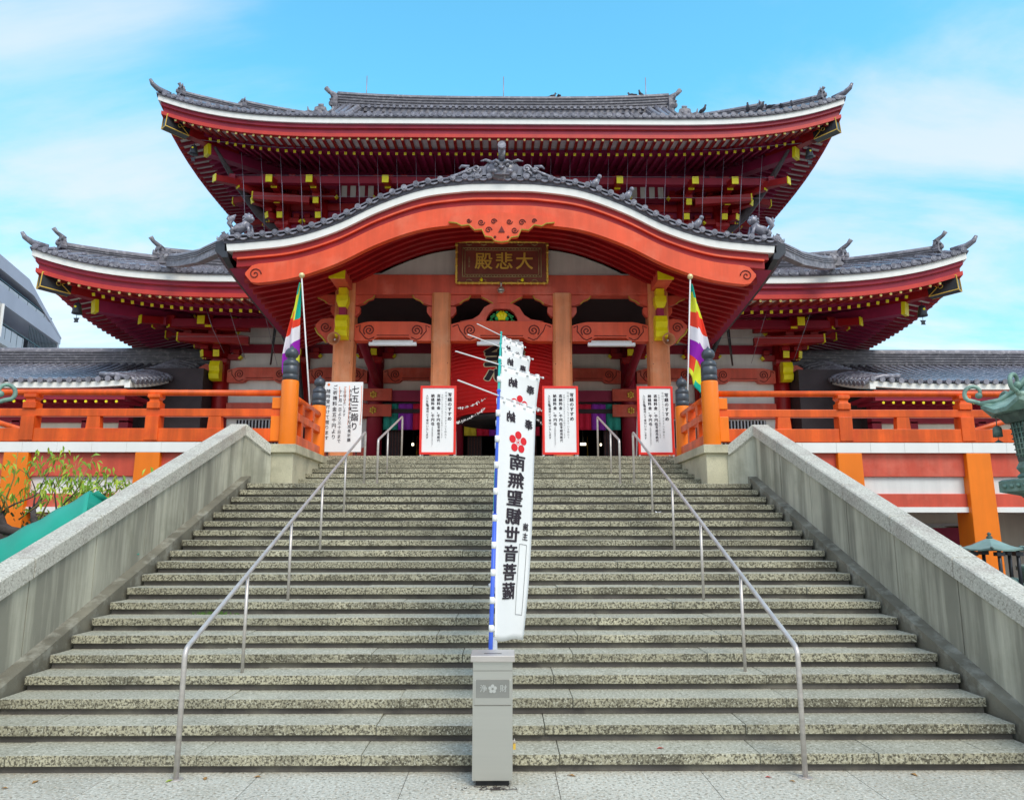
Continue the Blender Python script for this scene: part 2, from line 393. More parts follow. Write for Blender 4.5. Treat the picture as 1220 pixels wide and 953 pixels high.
def text_mesh(body, size, bold=0.0, extrude=0.0, line=1.0, sx=1.0):
    cu = bpy.data.curves.new('lettering', 'FONT'); cu.body = body; cu.size = size
    cu.align_x = 'CENTER'; cu.align_y = 'CENTER'; cu.space_line = line; cu.extrude = extrude; cu.resolution_u = 3
    o = bpy.data.objects.new('lettering', cu); C.objects.link(o)
    dg = bpy.context.evaluated_depsgraph_get()
    me = bpy.data.meshes.new_from_object(o.evaluated_get(dg))
    bpy.data.objects.remove(o); bpy.data.curves.remove(cu)
    if bold > 0:        # thicken the strokes with slightly shifted, stacked copies
        V = [v.co.copy() for v in me.vertices]; Fc = [list(p.vertices) for p in me.polygons]
        vs, fs = [], []; e = bold*size
        for j, (ox, oy) in enumerate(((0, 0), (e, 0), (-e, 0), (0, e*.8), (0, -e*.8), (e*.7, e*.6), (-e*.7, -e*.6), (e*.7, -e*.6), (-e*.7, e*.6))):
            b0 = len(vs); vs += [(c.x+ox, c.y+oy, c.z+j*.00022) for c in V]; fs += [[b0+i for i in f] for f in Fc]
        bpy.data.meshes.remove(me)
        me = bpy.data.meshes.new('lettering'); me.from_pydata(vs, [], fs); me.update()
    if sx != 1.0:
        for v in me.vertices: v.co.x *= sx
    return me
def text(body, size, m, loc, parent, name='lettering', bold=0.0, extrude=0.0, line=1.0, sx=1.0, rot=(math.pi/2, 0, 0)):
    me = text_mesh(body, size, bold, extrude, line, sx)
    me.name = name; me.materials.clear(); me.materials.append(m)
    o = bpy.data.objects.new(name, me); C.objects.link(o)
    o.location = loc; o.rotation_euler = rot
    return put(parent, o)
def texts(items, m, parent, name='lettering', mapper=None, nrm=Vector((0, -1, 0))):
    """several runs of writing as ONE mesh; items: (body, size, x, z, bold, sx, line); mapper(x, z, h) -> point"""
    vs, fs = [], []
    for it in items:
        body, size, x, z, bold, sx, line = it
        me = text_mesh(body, size, bold, 0.0, line, sx)
        b = len(vs)
        for v in me.vertices:
            q = mapper(x+v.co.x, z+v.co.y); vs.append(q + nrm*v.co.z)
        for p in me.polygons: fs.append([b+i for i in p.vertices])
        bpy.data.meshes.remove(me)
    me = bpy.data.meshes.new(name); me.from_pydata(vs, [], fs); me.materials.append(m); me.update()
    o = bpy.data.objects.new(name, me); C.objects.link(o)
    return put(parent, o)
def vert(s): return '\n'.join(s)

# ================================================================ ground
b = MB(M_asph)
b.add([(-600,-400,-0.03),(600,-400,-0.03),(600,1500,-0.03),(-600,1500,-0.03)], [(0,1,2,3)])
b.build('ground', kind='structure')
b = MB(M_joint)
b.add([(-12,-8,-0.004),(12,-8,-0.004),(12,6.9,-0.004),(-12,6.9,-0.004)], [(0,1,2,3)])
yy = 6.62
rows = []
while yy > -6:
    d = 0.9
    rows.append((yy-d, yy)); yy -= d
for j, (ya, yb) in enumerate(rows):
    x = -11.5 + (0.57 if j % 2 else 0.0)
    while x < 11:
        w = 1.2
        b.box(x+.003, x+w-.003, ya+.003, yb-.003, -0.02, 0.0, M_pave)
        x += w
b.build('stone_paving', kind='structure')

# ================================================================ stone staircase
ST = thing('stone_staircase', 'broad flight of mottled grey granite steps climbing to the temple', 'staircase', (0, 6.5, 0))
h = 0.14
steps = []
for k in range(1, 27):
    if k <= 20: y = 6.545 + (k-1)*0.3729
    else: y = 14.54 + (k-21)*0.502
    steps.append((k, y))
rs = random.Random(3)
for i, (k, y) in enumerate(steps):
    yn = steps[i+1][1] if i < 25 else y+0.62
    hw = 4.57 if k <= 20 else 3.93
    z = k*h
    b = MB(M_gtop)
    x = -hw + rs.uniform(0.3, 1.5); cuts = [-hw]
    while x < hw-0.35: cuts.append(x); x += rs.uniform(0.9, 2.1)
    cuts.append(hw)
    for a, c in zip(cuts[:-1], cuts[1:]):
        dz = rs.uniform(-0.004, 0.004); dy = rs.uniform(-0.008, 0.008)
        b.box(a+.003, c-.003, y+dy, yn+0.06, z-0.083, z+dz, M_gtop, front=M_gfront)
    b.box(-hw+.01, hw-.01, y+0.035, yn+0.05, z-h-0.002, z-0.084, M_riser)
    o = b.build('step', ST, bevel=0.006)
    o.location = (0, -6.5, 0)
def undo(o, dx, dy): o.location = (-dx, -dy, 0)
b = MB(M_riser)     # mass under the steps
b.prism([(6.7,-.02),(14.0,2.60),(14.4,2.70),(17.0,3.45),(17.0,-.02)], 'x', -4.5, 4.5, M_riser)
b.build('foundation', ST).location = (0, -6.5, 0)

# a few fallen leaves and bits of litter on the paving and steps
rl = random.Random(5)
M_leafd2 = mat('moss_green', (.10, .22, .03), .8, .3, 14)
leaflab = ['small yellow leaf just right of the left handrail base plate', 'brown leaf a little further right of the left handrail base plate', 'brown leaf left of the left handrail base plate, close to the steps', 'brown leaf on the paving between the left handrail and the donation box', 'yellow leaf on the paving just right of the donation box', 'brown leaf on the paving left of the right handrail base', 'reddish leaf on the paving near the right handrail base', 'reddish leaf on the lowest tread right of the donation box', 'brown leaf at the far left of the paving', 'brown leaf on the paving right of the right handrail']
leafmats = [M_leaf2, mat('brown_fallen_leaf', (0.38, 0.20, 0.06), 0.7, 0.2, 20), mat('red_fallen_leaf', (0.5, 0.09, 0.06), 0.7, 0.2, 20)]
for i, (lx, ly, lz, mi) in enumerate([(-2.55,6.36,.0,0),(-2.30,6.42,.0,1),(-3.6,6.35,0,1),(-1.9,6.45,0,1),(0.62,6.46,0,1),(2.35,6.3,0,1),(2.2,6.4,0,2),(1.4,6.7,.14,2),(-3.75,6.2,0,1),(3.4,6.45,0,1)]):
    b = MB(leafmats[mi]); a = rl.uniform(0, 6.28); s = rl.uniform(.018, .034)
    pts = [(lx+math.cos(a+t)*s*q, ly+math.sin(a+t)*s*q, lz+.005+w) for t, q, w in ((0,1.4,0),(1.1,.6,.008),(3.14,1.2,0),(5.2,.6,.008))]
    b.add(pts, [(0,1,2,3)])
    b.add([(p[0], p[1], p[2]-.002) for p in pts], [(3,2,1,0)])
    o = b.build('fallen_leaf'); tag(o, leaflab[i], 'leaf', 'fallen leaves')

# weeds in a joint of the left steps, a paper scrap on the right
b = MB(M_leafd2)
for k in range(70):
    x = -3.35+rl.gauss(0, .13); y = 6.545+6*.3729+.012+rl.uniform(-.0, .03); hh = rl.uniform(.01, .05); a = rl.uniform(-.03, .03)
    b.add([(x-.006, y+.34, .98), (x+.006, y+.34, .98), (x+a, y+.33, .98+hh)], [(0, 1, 2)])
tag(b.build('weed_tuft'), 'small green weeds growing in a step joint beside the left parapet', 'weeds')
b = MB(M_paper)
b.add([(2.53,12.22,2.246),(2.60,12.19,2.249),(2.63,12.25,2.262),(2.57,12.28,2.25),(2.53,12.25,2.268)], [(0,1,3),(1,2,3),(0,3,4)])
tag(b.build('paper_scrap'), 'crumpled white paper scrap lying by a post foot of the right handrail', 'litter')

# ================================================================ side parapets with granite coping
for s, nm in ((-1, 'left'), (1, 'right')):
    T = thing('stair_parapet', 'sloping granite-capped parapet wall along the %s edge of the steps' % nm, 'wall', (s*4.9, 6.5, 0), group='parapet walls beside the steps')
    def loc(o): o.location = (-s*4.9, -6.5, 0); return o
    sl = 0.3745
    zt = lambda y: 3.90 + (y-13.8)*sl          # top of the coping, inner edge
    x0, x1 = s*4.74, s*4.975
    segs = [4.1, 5.45, 6.65, 7.85, 9.05, 10.25, 11.42, 12.6, 13.8]
    rs = random.Random(11+s)
    for a, c in zip(segs[:-1], segs[1:]):
        b = MB(M_cope)
        a2, c2 = a+.008, c-.008
        ring = lambda y: [(x0-s*.04, y, zt(y)-.20), (x1+s*.04, y, zt(y)-.20), (x1+s*.04, y, zt(y)-.02), (x1, y, zt(y)+.005), (x0-s*.02, y, zt(y)+.005), (x0-s*.04, y, zt(y)-.012)]
        b.sweep([ring(a2), ring(c2)])
        loc(b.build('coping', T, bevel=.004))
        b = MB(M_panel)
        pl = lambda y: [(x0, y, max(-.02, zt(y)-.98)), (x1, y, -0.02), (x1, y, zt(y)-.2), (x0, y, zt(y)-.2)]
        b.sweep([pl(a2), pl(c2)])
        loc(b.build('wall_panel', T))
    b = MB(M_plinth)
    pr = lambda y: [(s*4.60, y, -.02), (s*4.75, y, -.02), (s*4.75, y, max(.0, zt(y)-.965)), (s*4.60, y, max(-.01, zt(y)-.985))]
    b.sweep([pr(6.45), pr(13.9)])
    b.box(min(s*4.56, s*4.62), max(s*4.56, s*4.62), 6.6, 6.61, 0, .01, M_joint)
    loc(b.build('plinth', T))
    b = MB(M_joint)
    b.sweep([[(x0+s*.008, y, -.02), (x1-s*.01, y, -.02), (x1-s*.01, y, zt(y)-.01), (x0+s*.008, y, zt(y)-.01)] for y in (4.15, 13.79)])
    loc(b.build('joint_filling', T))
    # return wall turning in to the newel pedestal
    b = MB(M_panel)
    A = (s*4.74, 13.80); B_ = (s*4.30, 14.08)
    zA, zB = 3.70, 3.36
    b.add([(A[0],A[1],2.6),(B_[0],B_[1],2.6),(B_[0],B_[1],zB),(A[0],A[1],zA),
           (s*4.97,A[1],2.6),(s*4.97,14.34,2.6),(s*4.5,14.34,2.6),(s*4.97,A[1],zA),(s*4.97,14.34,zA),(s*4.5,14.34,zB)],
          [(0,1,2,3),(4,5,8,7),(5,6,9,8),(6,1,2,9),(0,3,7,4),(3,2,9,8,7)])
    loc(b.build('return_panel', T))
    b = MB(M_cope)
    b.add([(A[0]-s*.04,A[1]-.02,zA),(B_[0]-s*.0,B_[1]-.05,zB),(B_[0]-s*.0,B_[1]-.05,zB+.19),(A[0]-s*.04,A[1]-.02,zA+.2),
           (s*5.01,A[1]-.02,zA),(s*5.01,14.34,zA),(s*4.45,14.34,zB),(s*5.01,A[1]-.02,zA+.2),(s*5.01,14.34,zA+.2),(s*4.45,14.34,zB+.19)],
          [(0,1,2,3),(4,5,8,7),(5,6,9,8),(6,1,2,9),(0,3,7,4),(3,2,9,8,7),(0,4,5,6,1)])
    loc(b.build('return_coping', T))
    # pedestal beside the upper flight
    P = thing('newel_pedestal', 'mossy yellowed stone pedestal under the orange newel posts at the %s of the upper steps' % nm, 'pedestal', (s*4.12, 15.5, 2.8), group='newel pedestals')
    b = MB(M_moss)
    b.box(min(s*3.90,s*4.42), max(s*3.90,s*4.42), 14.10, 17.15, 2.66, 3.40)
    o = b.build('pedestal_body', P, bevel=.01); o.location = (-s*4.12, -15.5, -2.8)
    b = MB(M_moss)
    b.box(min(s*3.84,s*4.47), max(s*3.84,s*4.47), 14.03, 17.2, 3.40, 3.56)
    o = b.build('pedestal_cap', P, bevel=.01); o.location = (-s*4.12, -15.5, -2.8)

# ================================================================ stainless handrails
def rail_z(y): return 0.0
def handrail(name, lab, X, ys, zs, zb, group):
    T = thing(name, lab, 'handrail', (X, ys[0], zb[0]), group=group)
    # rail: follows the post tops with bent ends
    b = MB(M_steel)
    pts = [(X, ys[0], zb[0]+0.02)]
    top0 = Vector((X, ys[0], zs[0])); top1 = Vector((X, ys[-1], zs[-1]))
    def bend(p, a, c, r=.075):
        p, a, c = Vector(p), Vector(a), Vector(c); da = (a-p).normalized(); dc = (c-p).normalized()
        out = []
        for i in range(6):
            t = i/5; q = (p+da*r)*(1-t)**2 + p*2*t*(1-t) + (p+dc*r)*t*t; out.append(q)
        return out
    pts = [Vector((X, ys[0], zb[0]+.006))] + bend(top0, (X, ys[0], zb[0]), top1) + bend(top1, top0, (X, ys[-1], zb[-1])) + [Vector((X, ys[-1], zb[-1]+.006))]
    b.tube(pts, .0215, 12)
    o = b.build('rail', T); o.location = (-X, -ys[0], -zb[0])
    for i in range(1, len(ys)-1):
        t = (ys[i]-ys[0])/(ys[-1]-ys[0]); zt_ = zs[0] + (zs[-1]-zs[0])*t
        b = MB(M_steel); b.cyl((X, ys[i], zb[i]), (X, ys[i], zt_-.012), .017, 10)
        o = b.build('post', T); o.location = (-X, -ys[0], -zb[0])
    for i in (0,):
        b = MB(M_steel); b.cyl((X, ys[i], zb[i]), (X, ys[i], zb[i]+.007), .055, 20)
        o = b.build('base_plate', T); o.location = (-X, -ys[0], -zb[0])
    return T
def step_top(y):
    z = 0
    for k, yk in steps:
        if y > yk: z = k*h
    return z
for s, X, nm in ((-1, -2.525, 'left'), (1, 2.495, 'right')):
    ys = [6.40] + [6.545 + (k-1)*.3729 + .16 for k in (4, 8, 12, 16)] + [13.95]
    handrail('handrail', 'long bent stainless handrail down the %s side of the main flight' % nm, X, ys, [.99] + [0]*4 + [3.78], [step_top(y) for y in ys], 'stainless handrails on the steps')
for s, X, nm in ((-1, -2.30, 'left'), (1, 2.25, 'right')):
    ys = [14.05, 14.9, 17.0]
    handrail('handrail', 'short stainless handrail at the top of the steps, %s of the banners' % nm, X, [14.05, 15.2, 17.28], [3.64, 0, 4.58], [2.8, step_top(15.2), 3.64], 'stainless handrails on the steps')

# ================================================================ donation box
T = thing('donation_box', 'tall stainless donation box standing at the foot of the steps', 'donation box', (-.01, 6.3, 0))
b = MB(M_steel2); b.box(-.157, .157, -.10, .17, .045, .925)
b.box(-.145, .145, -.106, -.1, .60, .79, M_steel2)
b.build('body', T, bevel=.004)
b = MB(M_steel); b.box(-.175, .175, -.125, .19, .925, .975); b.build('lid', T, bevel=.006)
b = MB(M_joint); b.box(-.1572, .1572, -.1015, -.0995, .855, .858); b.box(-.146, .146, -.1068, -.1058, .597, .600); b.build('seam', T)
b = MB(M_black); b.box(-.07, .07, -.03, -.012, .9745, .977); b.build('coin_slot', T)
b = MB(M_plate); b.box(-.132, .132, -.109, -.104, .655, .79); b.build('inscribed_plate', T)
b = MB(M_black); b.box(-.13, .13, -.07, .14, .004, .05); b.build('recessed_base', T)
b = MB(M_etch)
for k in range(5):
    a = math.pi/2 + k*2*math.pi/5; c = (math.cos(a)*.021, -.112, .722+math.sin(a)*.021)
    b.cyl(c, (c[0], -.108, c[2]), .0135, 12)
b.build('plum_crest', T)
text('浄', .058, M_etch, (-.072, -.1105, .722), T, bold=.012)
text('財', .058, M_etch, (.085, -.1105, .722), T, bold=.012)
b = MB(M_gold); b.box(.162, .182, -.02, .02, .25, .29)
b.tube([(.172, -.012, .29), (.172, -.012, .315), (.172, 0, .325), (.172, .012, .315), (.172, .012, .29)], .003, 6, M_steel)
b.bar((.156, 0, .305), (.18, 0, .305), .012, .02, M_steel)
b.build('padlock', T)
# debris at the box foot
b = MB(M_bark)
for i in range(60):
    x = rl.gauss(0, .1); y = -.13+rl.uniform(-.05, .03); a = rl.uniform(0, 3.1); l = rl.uniform(.01, .03)
    b.bar((x-math.cos(a)*l, 6.3+y-math.sin(a)*l*.4, .006), (x+math.cos(a)*l, 6.3+y+math.sin(a)*l*.4, .008), .004, .003)
tag(b.build('leaf_litter'), 'dark leaf litter gathered round the foot of the donation box', 'litter', kind='stuff')

# ================================================================ nobori banners
W_, H_ = .62, 2.16
BN = [(6.85, 0.0, 56, .10), (7.93, .54, 44, .38), (9.70, 1.18, 50, .3), (11.30, 1.76, 56, .2)]
def banner(i, polemat, lab):
    y0, zb, ph_, swing = BN[i]; PH = R(ph_)
    T = thing('nobori_banner', lab, 'banner', (-.02, y0, zb), group='white votive banners up the middle of the steps')
    d = Vector((math.cos(PH), math.sin(PH), 0)); n = Vector((math.sin(PH), -math.cos(PH), 0))
    def P(u, z, off=0.0):
        # cloth point: u metres from the pole, z above base
        t = max(0.0, (3.16-z)/H_)
        lean = .045*(z-1.6)/1.6
        ang = swing*(t*t if i == 0 else t**.8)
        dd = Vector((math.cos(PH+ang), math.sin(PH+ang), 0))
        wv = .016*math.sin(u*6+z*1.7+i)*(.3+t) + .006*math.sin(u*9-z*2.9+i*2)*(u/W_)
        p = dd*(u+.03) + n*(wv+off) + Vector((lean, 0, z - .03*u/W_*(1-t) - .085*u/W_*t - .012*math.sin(u*10)*(t)))
        return p
    b = MB(M_cloth)
    b.grid(lambda u, v: P(u*W_, 3.16-v*H_), 14, 40)
    cl = b.build('cloth', T)
    so = cl.modifiers.new('solid', 'SOLIDIFY'); so.thickness = .002; so.offset = -1
    b = MB(polemat)
    def pole(z): return (.045*(z-1.6)/1.6, 0, z)
    b.cyl(pole(0.0), pole(2.1), .020, 10)
    b.cyl(pole(2.1), pole(3.22), .014, 10)
    b.ball(pole(3.23), .02, n=8)
    b.build('pole', T)
    b = MB(M_wpole)
    p0 = P(-.66, 3.19); p1 = P(W_+.05, 3.17)
    b.tube([p0, p1], .007, 8); b.ball(p1, .014, n=6)
    b.build('crossbar', T)
    b = MB(M_cloth)
    for k in range(9):
        z = 3.02 - k*.24
        q = Vector(pole(z)); 
        b.lathe([(.0215, -.03), (.023, 0), (.0215, .03)], q, 10)
        b.bar(q, P(.02, z), .006, .04)
    for k in range(4):
        u = .06 + k*.17; q = P(u, 3.175)
        b.bar(P(u-.02, 3.165), P(u+.02, 3.165), .03, .05)
    b.build('tie_loop', T)
    b = MB(M_wpole)
    b.lathe([(.10, -.02), (.10, .03), (.035, .06), (.03, .32)], (0, 0, step_top(y0)-zb), 16)
    b.cyl((0, 0, step_top(y0)-zb), (0, 0, .1), .018, 8)
    b.build('pole_socket', T)
    # print, seen from the back so every character is reversed
    mp_ = lambda x, z: P(W_/2 - x, z, .0065)
    it = []
    it += [('奉', .115, -.15, 2.985, .03, 1.25, 1), ('納', .115, .15, 3.01, .03, 1.25, 1)]
    it = [(a, s_, -x, z, bo, -sx if False else sx, l) for a, s_, x, z, bo, sx, l in it]
    main = []
    z = 2.60
    for j, ch in enumerate('南無聖観世音菩薩'):
        main.append((ch, .158, .0+j*.006, z-j*.168, .030, 1.72, 1))
    it2 = [('奉', .105, -.17, 2.985, .03, 1.4, 1), ('納', .105, .13, 3.015, .03, 1.4, 1),
           ('奉', .12, -.17, 2.985, .035, 1.2, 1)][:2]
    sml = [('施', .075, -.20, 2.02, .02, 1.2, 1), ('主', .075, -.20, 1.93, .02, 1.2, 1)]
    if i == 0: texts(it2 + main + sml, M_ink, T, mapper=mp_, nrm=n)
    else: texts(it2 + main[:3], M_ink, T, mapper=mp_, nrm=n)
    b = MB(M_fl)
    cz = 2.80; cu = W_/2
    def disc(u, z, r, off, m, st=1.15):
        n_ = 18
        vs = [P(u+math.cos(2*math.pi*k/n_)*r*st, z+math.sin(2*math.pi*k/n_)*r, off) for k in range(n_)]
        b.add(vs, [tuple(range(n_))], m)
    for k in range(5):
        a = math.pi/2 + k*2*math.pi/5
        disc(cu+math.cos(a)*.094, cz+math.sin(a)*.068, .037, .0055, M_fl, 1.38)
    disc(cu, cz, .012, .0045, M_fl)
    for k in range(10):
        a = k*2*math.pi/10
        disc(cu+math.cos(a)*.030, cz+math.sin(a)*.024, .0045, .0045, M_fl)
    b.build('plum_blossom_crest', T)
    if i == 0:
        b = MB(M_ink2)
        ua, ub, za, zb_ = .43, .545, 1.86, 1.22
        for (u0, z0, u1, z1) in ((ua,za,ub,za),(ub,za,ub,zb_),(ub,zb_,ua,zb_),(ua,zb_,ua,za)):
            pa, pb = [], []
            for k in range(9):
                t = k/8; u = u0+(u1-u0)*t; z = z0+(z1-z0)*t
                if u0 == u1: pa.append(P(u-.004, z, .0045)); pb.append(P(u+.004, z, .0045))
                else: pa.append(P(u, z-.003, .0045)); pb.append(P(u, z+.003, .0045))
            b.add(pa+pb, [(k, k+1, k+10, k+9) for k in range(8)])
        b.build('name_box', T)
    return T
labs = ['nearest white votive banner on a blue pole, its whole row of black characters showing',
        'second white votive banner, its top just showing behind the nearest one',
        'third white votive banner up the steps, on a teal pole',
        'farthest and highest white votive banner in the row on the steps',
        ]
for i in range(4): banner(i, [M_blue, M_teal, M_teal, M_teal][i], labs[i])

# ================================================================ terrace podium each side of the upper flight
def sbox(b, s, x0, x1, *a, **k):
    xa, xb = s*x0, s*x1
    b.box(min(xa, xb), max(xa, xb), *a, **k)
b = MB(M_pave)
for s in (-1, 1): sbox(b, s, 4.47, 34, 14.42, 60, 3.42, 3.64)
b.box(-4.47, 4.47, 17.12, 60, 3.42, 3.636)
b.build('terrace_floor', kind='structure')
for s, nm in ((-1, 'left'), (1, 'right')):
    T = thing('temple_podium', 'white and vermilion raised podium front on the %s of the steps' % nm, 'podium', (s*10, 14.5, 0), group='podium fronts beside the steps')
    def loc(o): o.location = (-s*10, -14.5, 0); return o
    b = MB(M_wband)
    x = 4.5
    while x < 16.5:
        sbox(b, s, x+.002, x+.658, 14.30, 14.55, 3.43, 3.625); x += .66
    loc(b.build('white_cornice', T, bevel=.004))
    b = MB(M_beam); sbox(b, s, 4.5, 17, 14.40, 14.6, 2.98, 3.43); loc(b.build('upper_beam', T, bevel=.01))
    b = MB(M_beam); sbox(b, s, 4.5, 17, 14.40, 14.6, 2.40, 2.655); loc(b.build('lower_beam', T, bevel=.01))
    b = MB(M_white); sbox(b, s, 4.5, 17, 14.46, 14.58, 2.655, 2.98); loc(b.build('white_panel', T))
    b = MB(M_wband); sbox(b, s, 4.5, 17, 14.38, 14.62, 2.30, 2.40); loc(b.build('white_strip', T))
    for px in (6.73, 9.22, 11.75, 14.3):
        b = MB(M_orange)
        x0, x1 = px-.235, px+.235
        xa, xb = sorted((s*x0, s*x1))
        b.sweep([[(xa-e, 14.30-e, z), (xb+e, 14.30-e, z), (xb+e, 14.78, z), (xa-e, 14.78, z)] for z, e in ((-.02, .04), (3.43, 0))])
        loc(b.build('pillar', T, bevel=.015))
    b = MB(M_cream2 if 'M_cream2' in globals() else M_plast)
    if s > 0:
        sbox(b, s, 4.5, 17, 17.0, 17.2, -.02, 2.9)
        sbox(b, s, 4.5, 17, 14.62, 17.0, 2.34, 2.40)
        sbox(b, s, 4.5, 5.2, 14.62, 17, -.02, 2.4)
    else:
        sbox(b, s, 4.5, 17, 14.62, 14.8, -.02, 2.4)
    loc(b.build('back_wall', T))
    if s > 0:
        w = MB(M_bwal2); sbox(w, s, 8.3, 10.9, 16.93, 17.0, 1.15, 2.12)
        W0 = loc(w.build('shop_window', T))
        w = MB(M_glass); sbox(w, s, 8.36, 10.84, 16.91, 16.93, 1.55, 2.06); w.build('pane', W0)
        w = MB(M_maroon); sbox(w, s, 9.62, 10.3, 16.89, 16.905, 1.6, 2.02)
        for k in range(10): w.cyl((s*(8.6+k*.09), 16.85, 1.62), (s*(8.6+k*.09), 16.85, 1.95), .022, 8, [M_white, M_steel, M_plast][k % 3])
        w.build('displayed_bottles', W0)
        w = MB(M_red); sbox(w, s, 12.05, 12.35, 16.6, 16.9, -.02, 2.34); loc(w.build('inner_pillar', T))

# ================================================================ balustrades and newel posts on the terrace
def giboshi(b, c, r=.155):
    b.lathe([(r, 0), (r, .10), (r*.97, .105), (r*.97, .12), (r, .125), (r, .27), (r*.96, .275), (r*.96, .29), (r, .295), (r*.98, .36), (r*.80, .40),
             (r*.55, .42), (r*.52, .455), (r*.74, .475), (r*.84, .53), (r*.80, .585), (r*.55, .635), (r*.22, .665), (r*.06, .70), (.004, .715)], c, 24)
for s, nm in ((-1, 'left'), (1, 'right')):
    for j, (px, py, z0, z1, lab) in enumerate(((4.08, 14.30, 3.56, 4.82, 'front orange newel post with grey metal cap on the %s pedestal' % nm),
                                   (4.16, 16.90, 3.56, 4.76, 'rear orange newel post with grey metal cap at the %s top corner of the steps' % nm))):
        T = thing('newel_post', lab, 'post', (s*px, py, z0), group='orange newel posts with grey caps')
        b = MB(M_orange); b.lathe([(.165, 0), (.168, .02), (.165, z1-z0-.03), (.155, z1-z0)], (0, 0, 0), 28); b.build('shaft', T)
        b = MB(M_cap); giboshi(b, (0, 0, z1-z0)); b.build('cap', T)
    # the short railing between the two newels
    T = thing('newel_railing', 'short orange railing running back between the two %s newel posts' % nm, 'railing', (s*4.12, 15.6, 3.56), group='short newel railings')
    def loc(o): o.location = (-s*4.12, -15.6, -3.56); return o
    b = MB(M_rail); b.tube([(s*4.1, 14.42, 4.55), (s*4.14, 16.76, 4.55)], .075, 12); loc(b.build('top_rail', T))
    b = MB(M_rail); b.bar((s*4.1, 14.42, 4.20), (s*4.14, 16.76, 4.20), .14, .15); loc(b.build('middle_rail', T, bevel=.01))
    b = MB(M_rail); b.bar((s*4.1, 14.42, 3.70), (s*4.14, 16.76, 3.70), .16, .24); loc(b.build('bottom_rail', T, bevel=.01))
    for y in (15.2, 16.0):
        b = MB(M_rail); b.box(s*4.12-.07, s*4.12+.07, y-.07, y+.07, 3.80, 4.14); b.box(s*4.12-.085, s*4.12+.085, y-.085, y+.085, 4.27, 4.49)
        loc(b.build('strut', T, bevel=.008))
    # long balustrade along the terrace edge
    T = thing('balustrade', 'vermilion wooden balustrade along the terrace edge %s of the steps' % nm, 'balustrade', (s*10, 14.42, 3.64), group='long terrace balustrades')
    def loc(o): o.location = (-s*10, -14.42, -3.64); return o
    Y = 14.42
    b = MB(M_rail); b.tube([(s*4.15, Y, 4.60), (s*8, Y, 4.605), (s*12, Y, 4.60), (s*16.5, Y, 4.605)], .062, 12); loc(b.build('top_rail', T))
    b = MB(M_rail); sbox(b, s, 4.2, 16.5, Y-.075, Y+.075, 4.13, 4.28); loc(b.build('middle_rail', T, bevel=.01))
    b = MB(M_rail)
    x = 4.2
    while x < 16.4:
        sbox(b, s, x+.003, min(x+2.4, 16.5)-.003, Y-.10, Y+.10, 3.64, 3.895); x += 2.4
    loc(b.build('bottom_rail', T, bevel=.008))
    for px in (6.70, 9.08, 11.46, 13.84):
        b = MB(M_rail)
        sbox(b, s, px-.13, px+.13, Y-.12, Y+.12, 3.66, 4.13); sbox(b, s, px-.125, px+.125, Y-.115, Y+.115, 4.28, 4.40)
        b.sweep([[(s*px-w, Y-w, z), (s*px+w, Y-w, z), (s*px+w, Y+w, z), (s*px-w, Y+w, z)] for w, z in ((.115, 4.40), (.09, 4.42), (.09, 4.46), (.12, 4.50), (.12, 4.56))])
        loc(b.build('post', T, bevel=.008))
    for px in (5.52, 7.85, 10.27, 12.65):
        b = MB(M_rail); b.sweep([[(s*px-w, Y-.07, z), (s*px+w, Y-.07, z), (s*px+w, Y+.07, z), (s*px-w, Y+.07, z)] for w, z in ((.14, 3.89), (.12, 4.135))])
        loc(b.build('strut', T, bevel=.008))
    b = MB(M_orange); sbox(b, s, 4.15, 4.42, Y-.13, Y+.13, 3.645, 4.13); sbox(b, s, 4.22, 4.42, Y-.1, Y+.1, 4.28, 4.5)
    loc(b.build('end_post', T, bevel=.01))
    # a stair rail beyond the balustrade, slanting down
    T = thing('slanting_handrail', 'orange handrail slanting behind the balustrade at the far %s' % nm, 'handrail', (s*10, 15.6, 3.64), group='slanting handrails behind the balustrades')
    b = MB(M_rail); b.tube([(s*(9.7-10), 0, .30), (s*(12-10), .6, .95)], .06, 10); b.build('rail', T)
    b = MB(M_rail); b.box(s*.0-.05, s*.0+.05, .0, .1, .0, .38); b.box(s*1.7-.05, s*1.7+.05, .45, .55, .0, .86); b.build('post', T)

# ================================================================ the temple hall
HALL = thing('temple_hall', 'great vermilion temple hall with tiered grey tile roofs above the steps', 'temple', (0, 26, 3.64))
HO = (0, -26, -3.64)
def hp(b, name, parent=HALL, **k):
    o = b.build(name, parent, **k)
    if parent is HALL: o.location = HO
    return o
XW, YW = 9.80, 25.5          # lower wall
XU, YU = 8.60, 27.4          # upper wall
YBK = 44.0

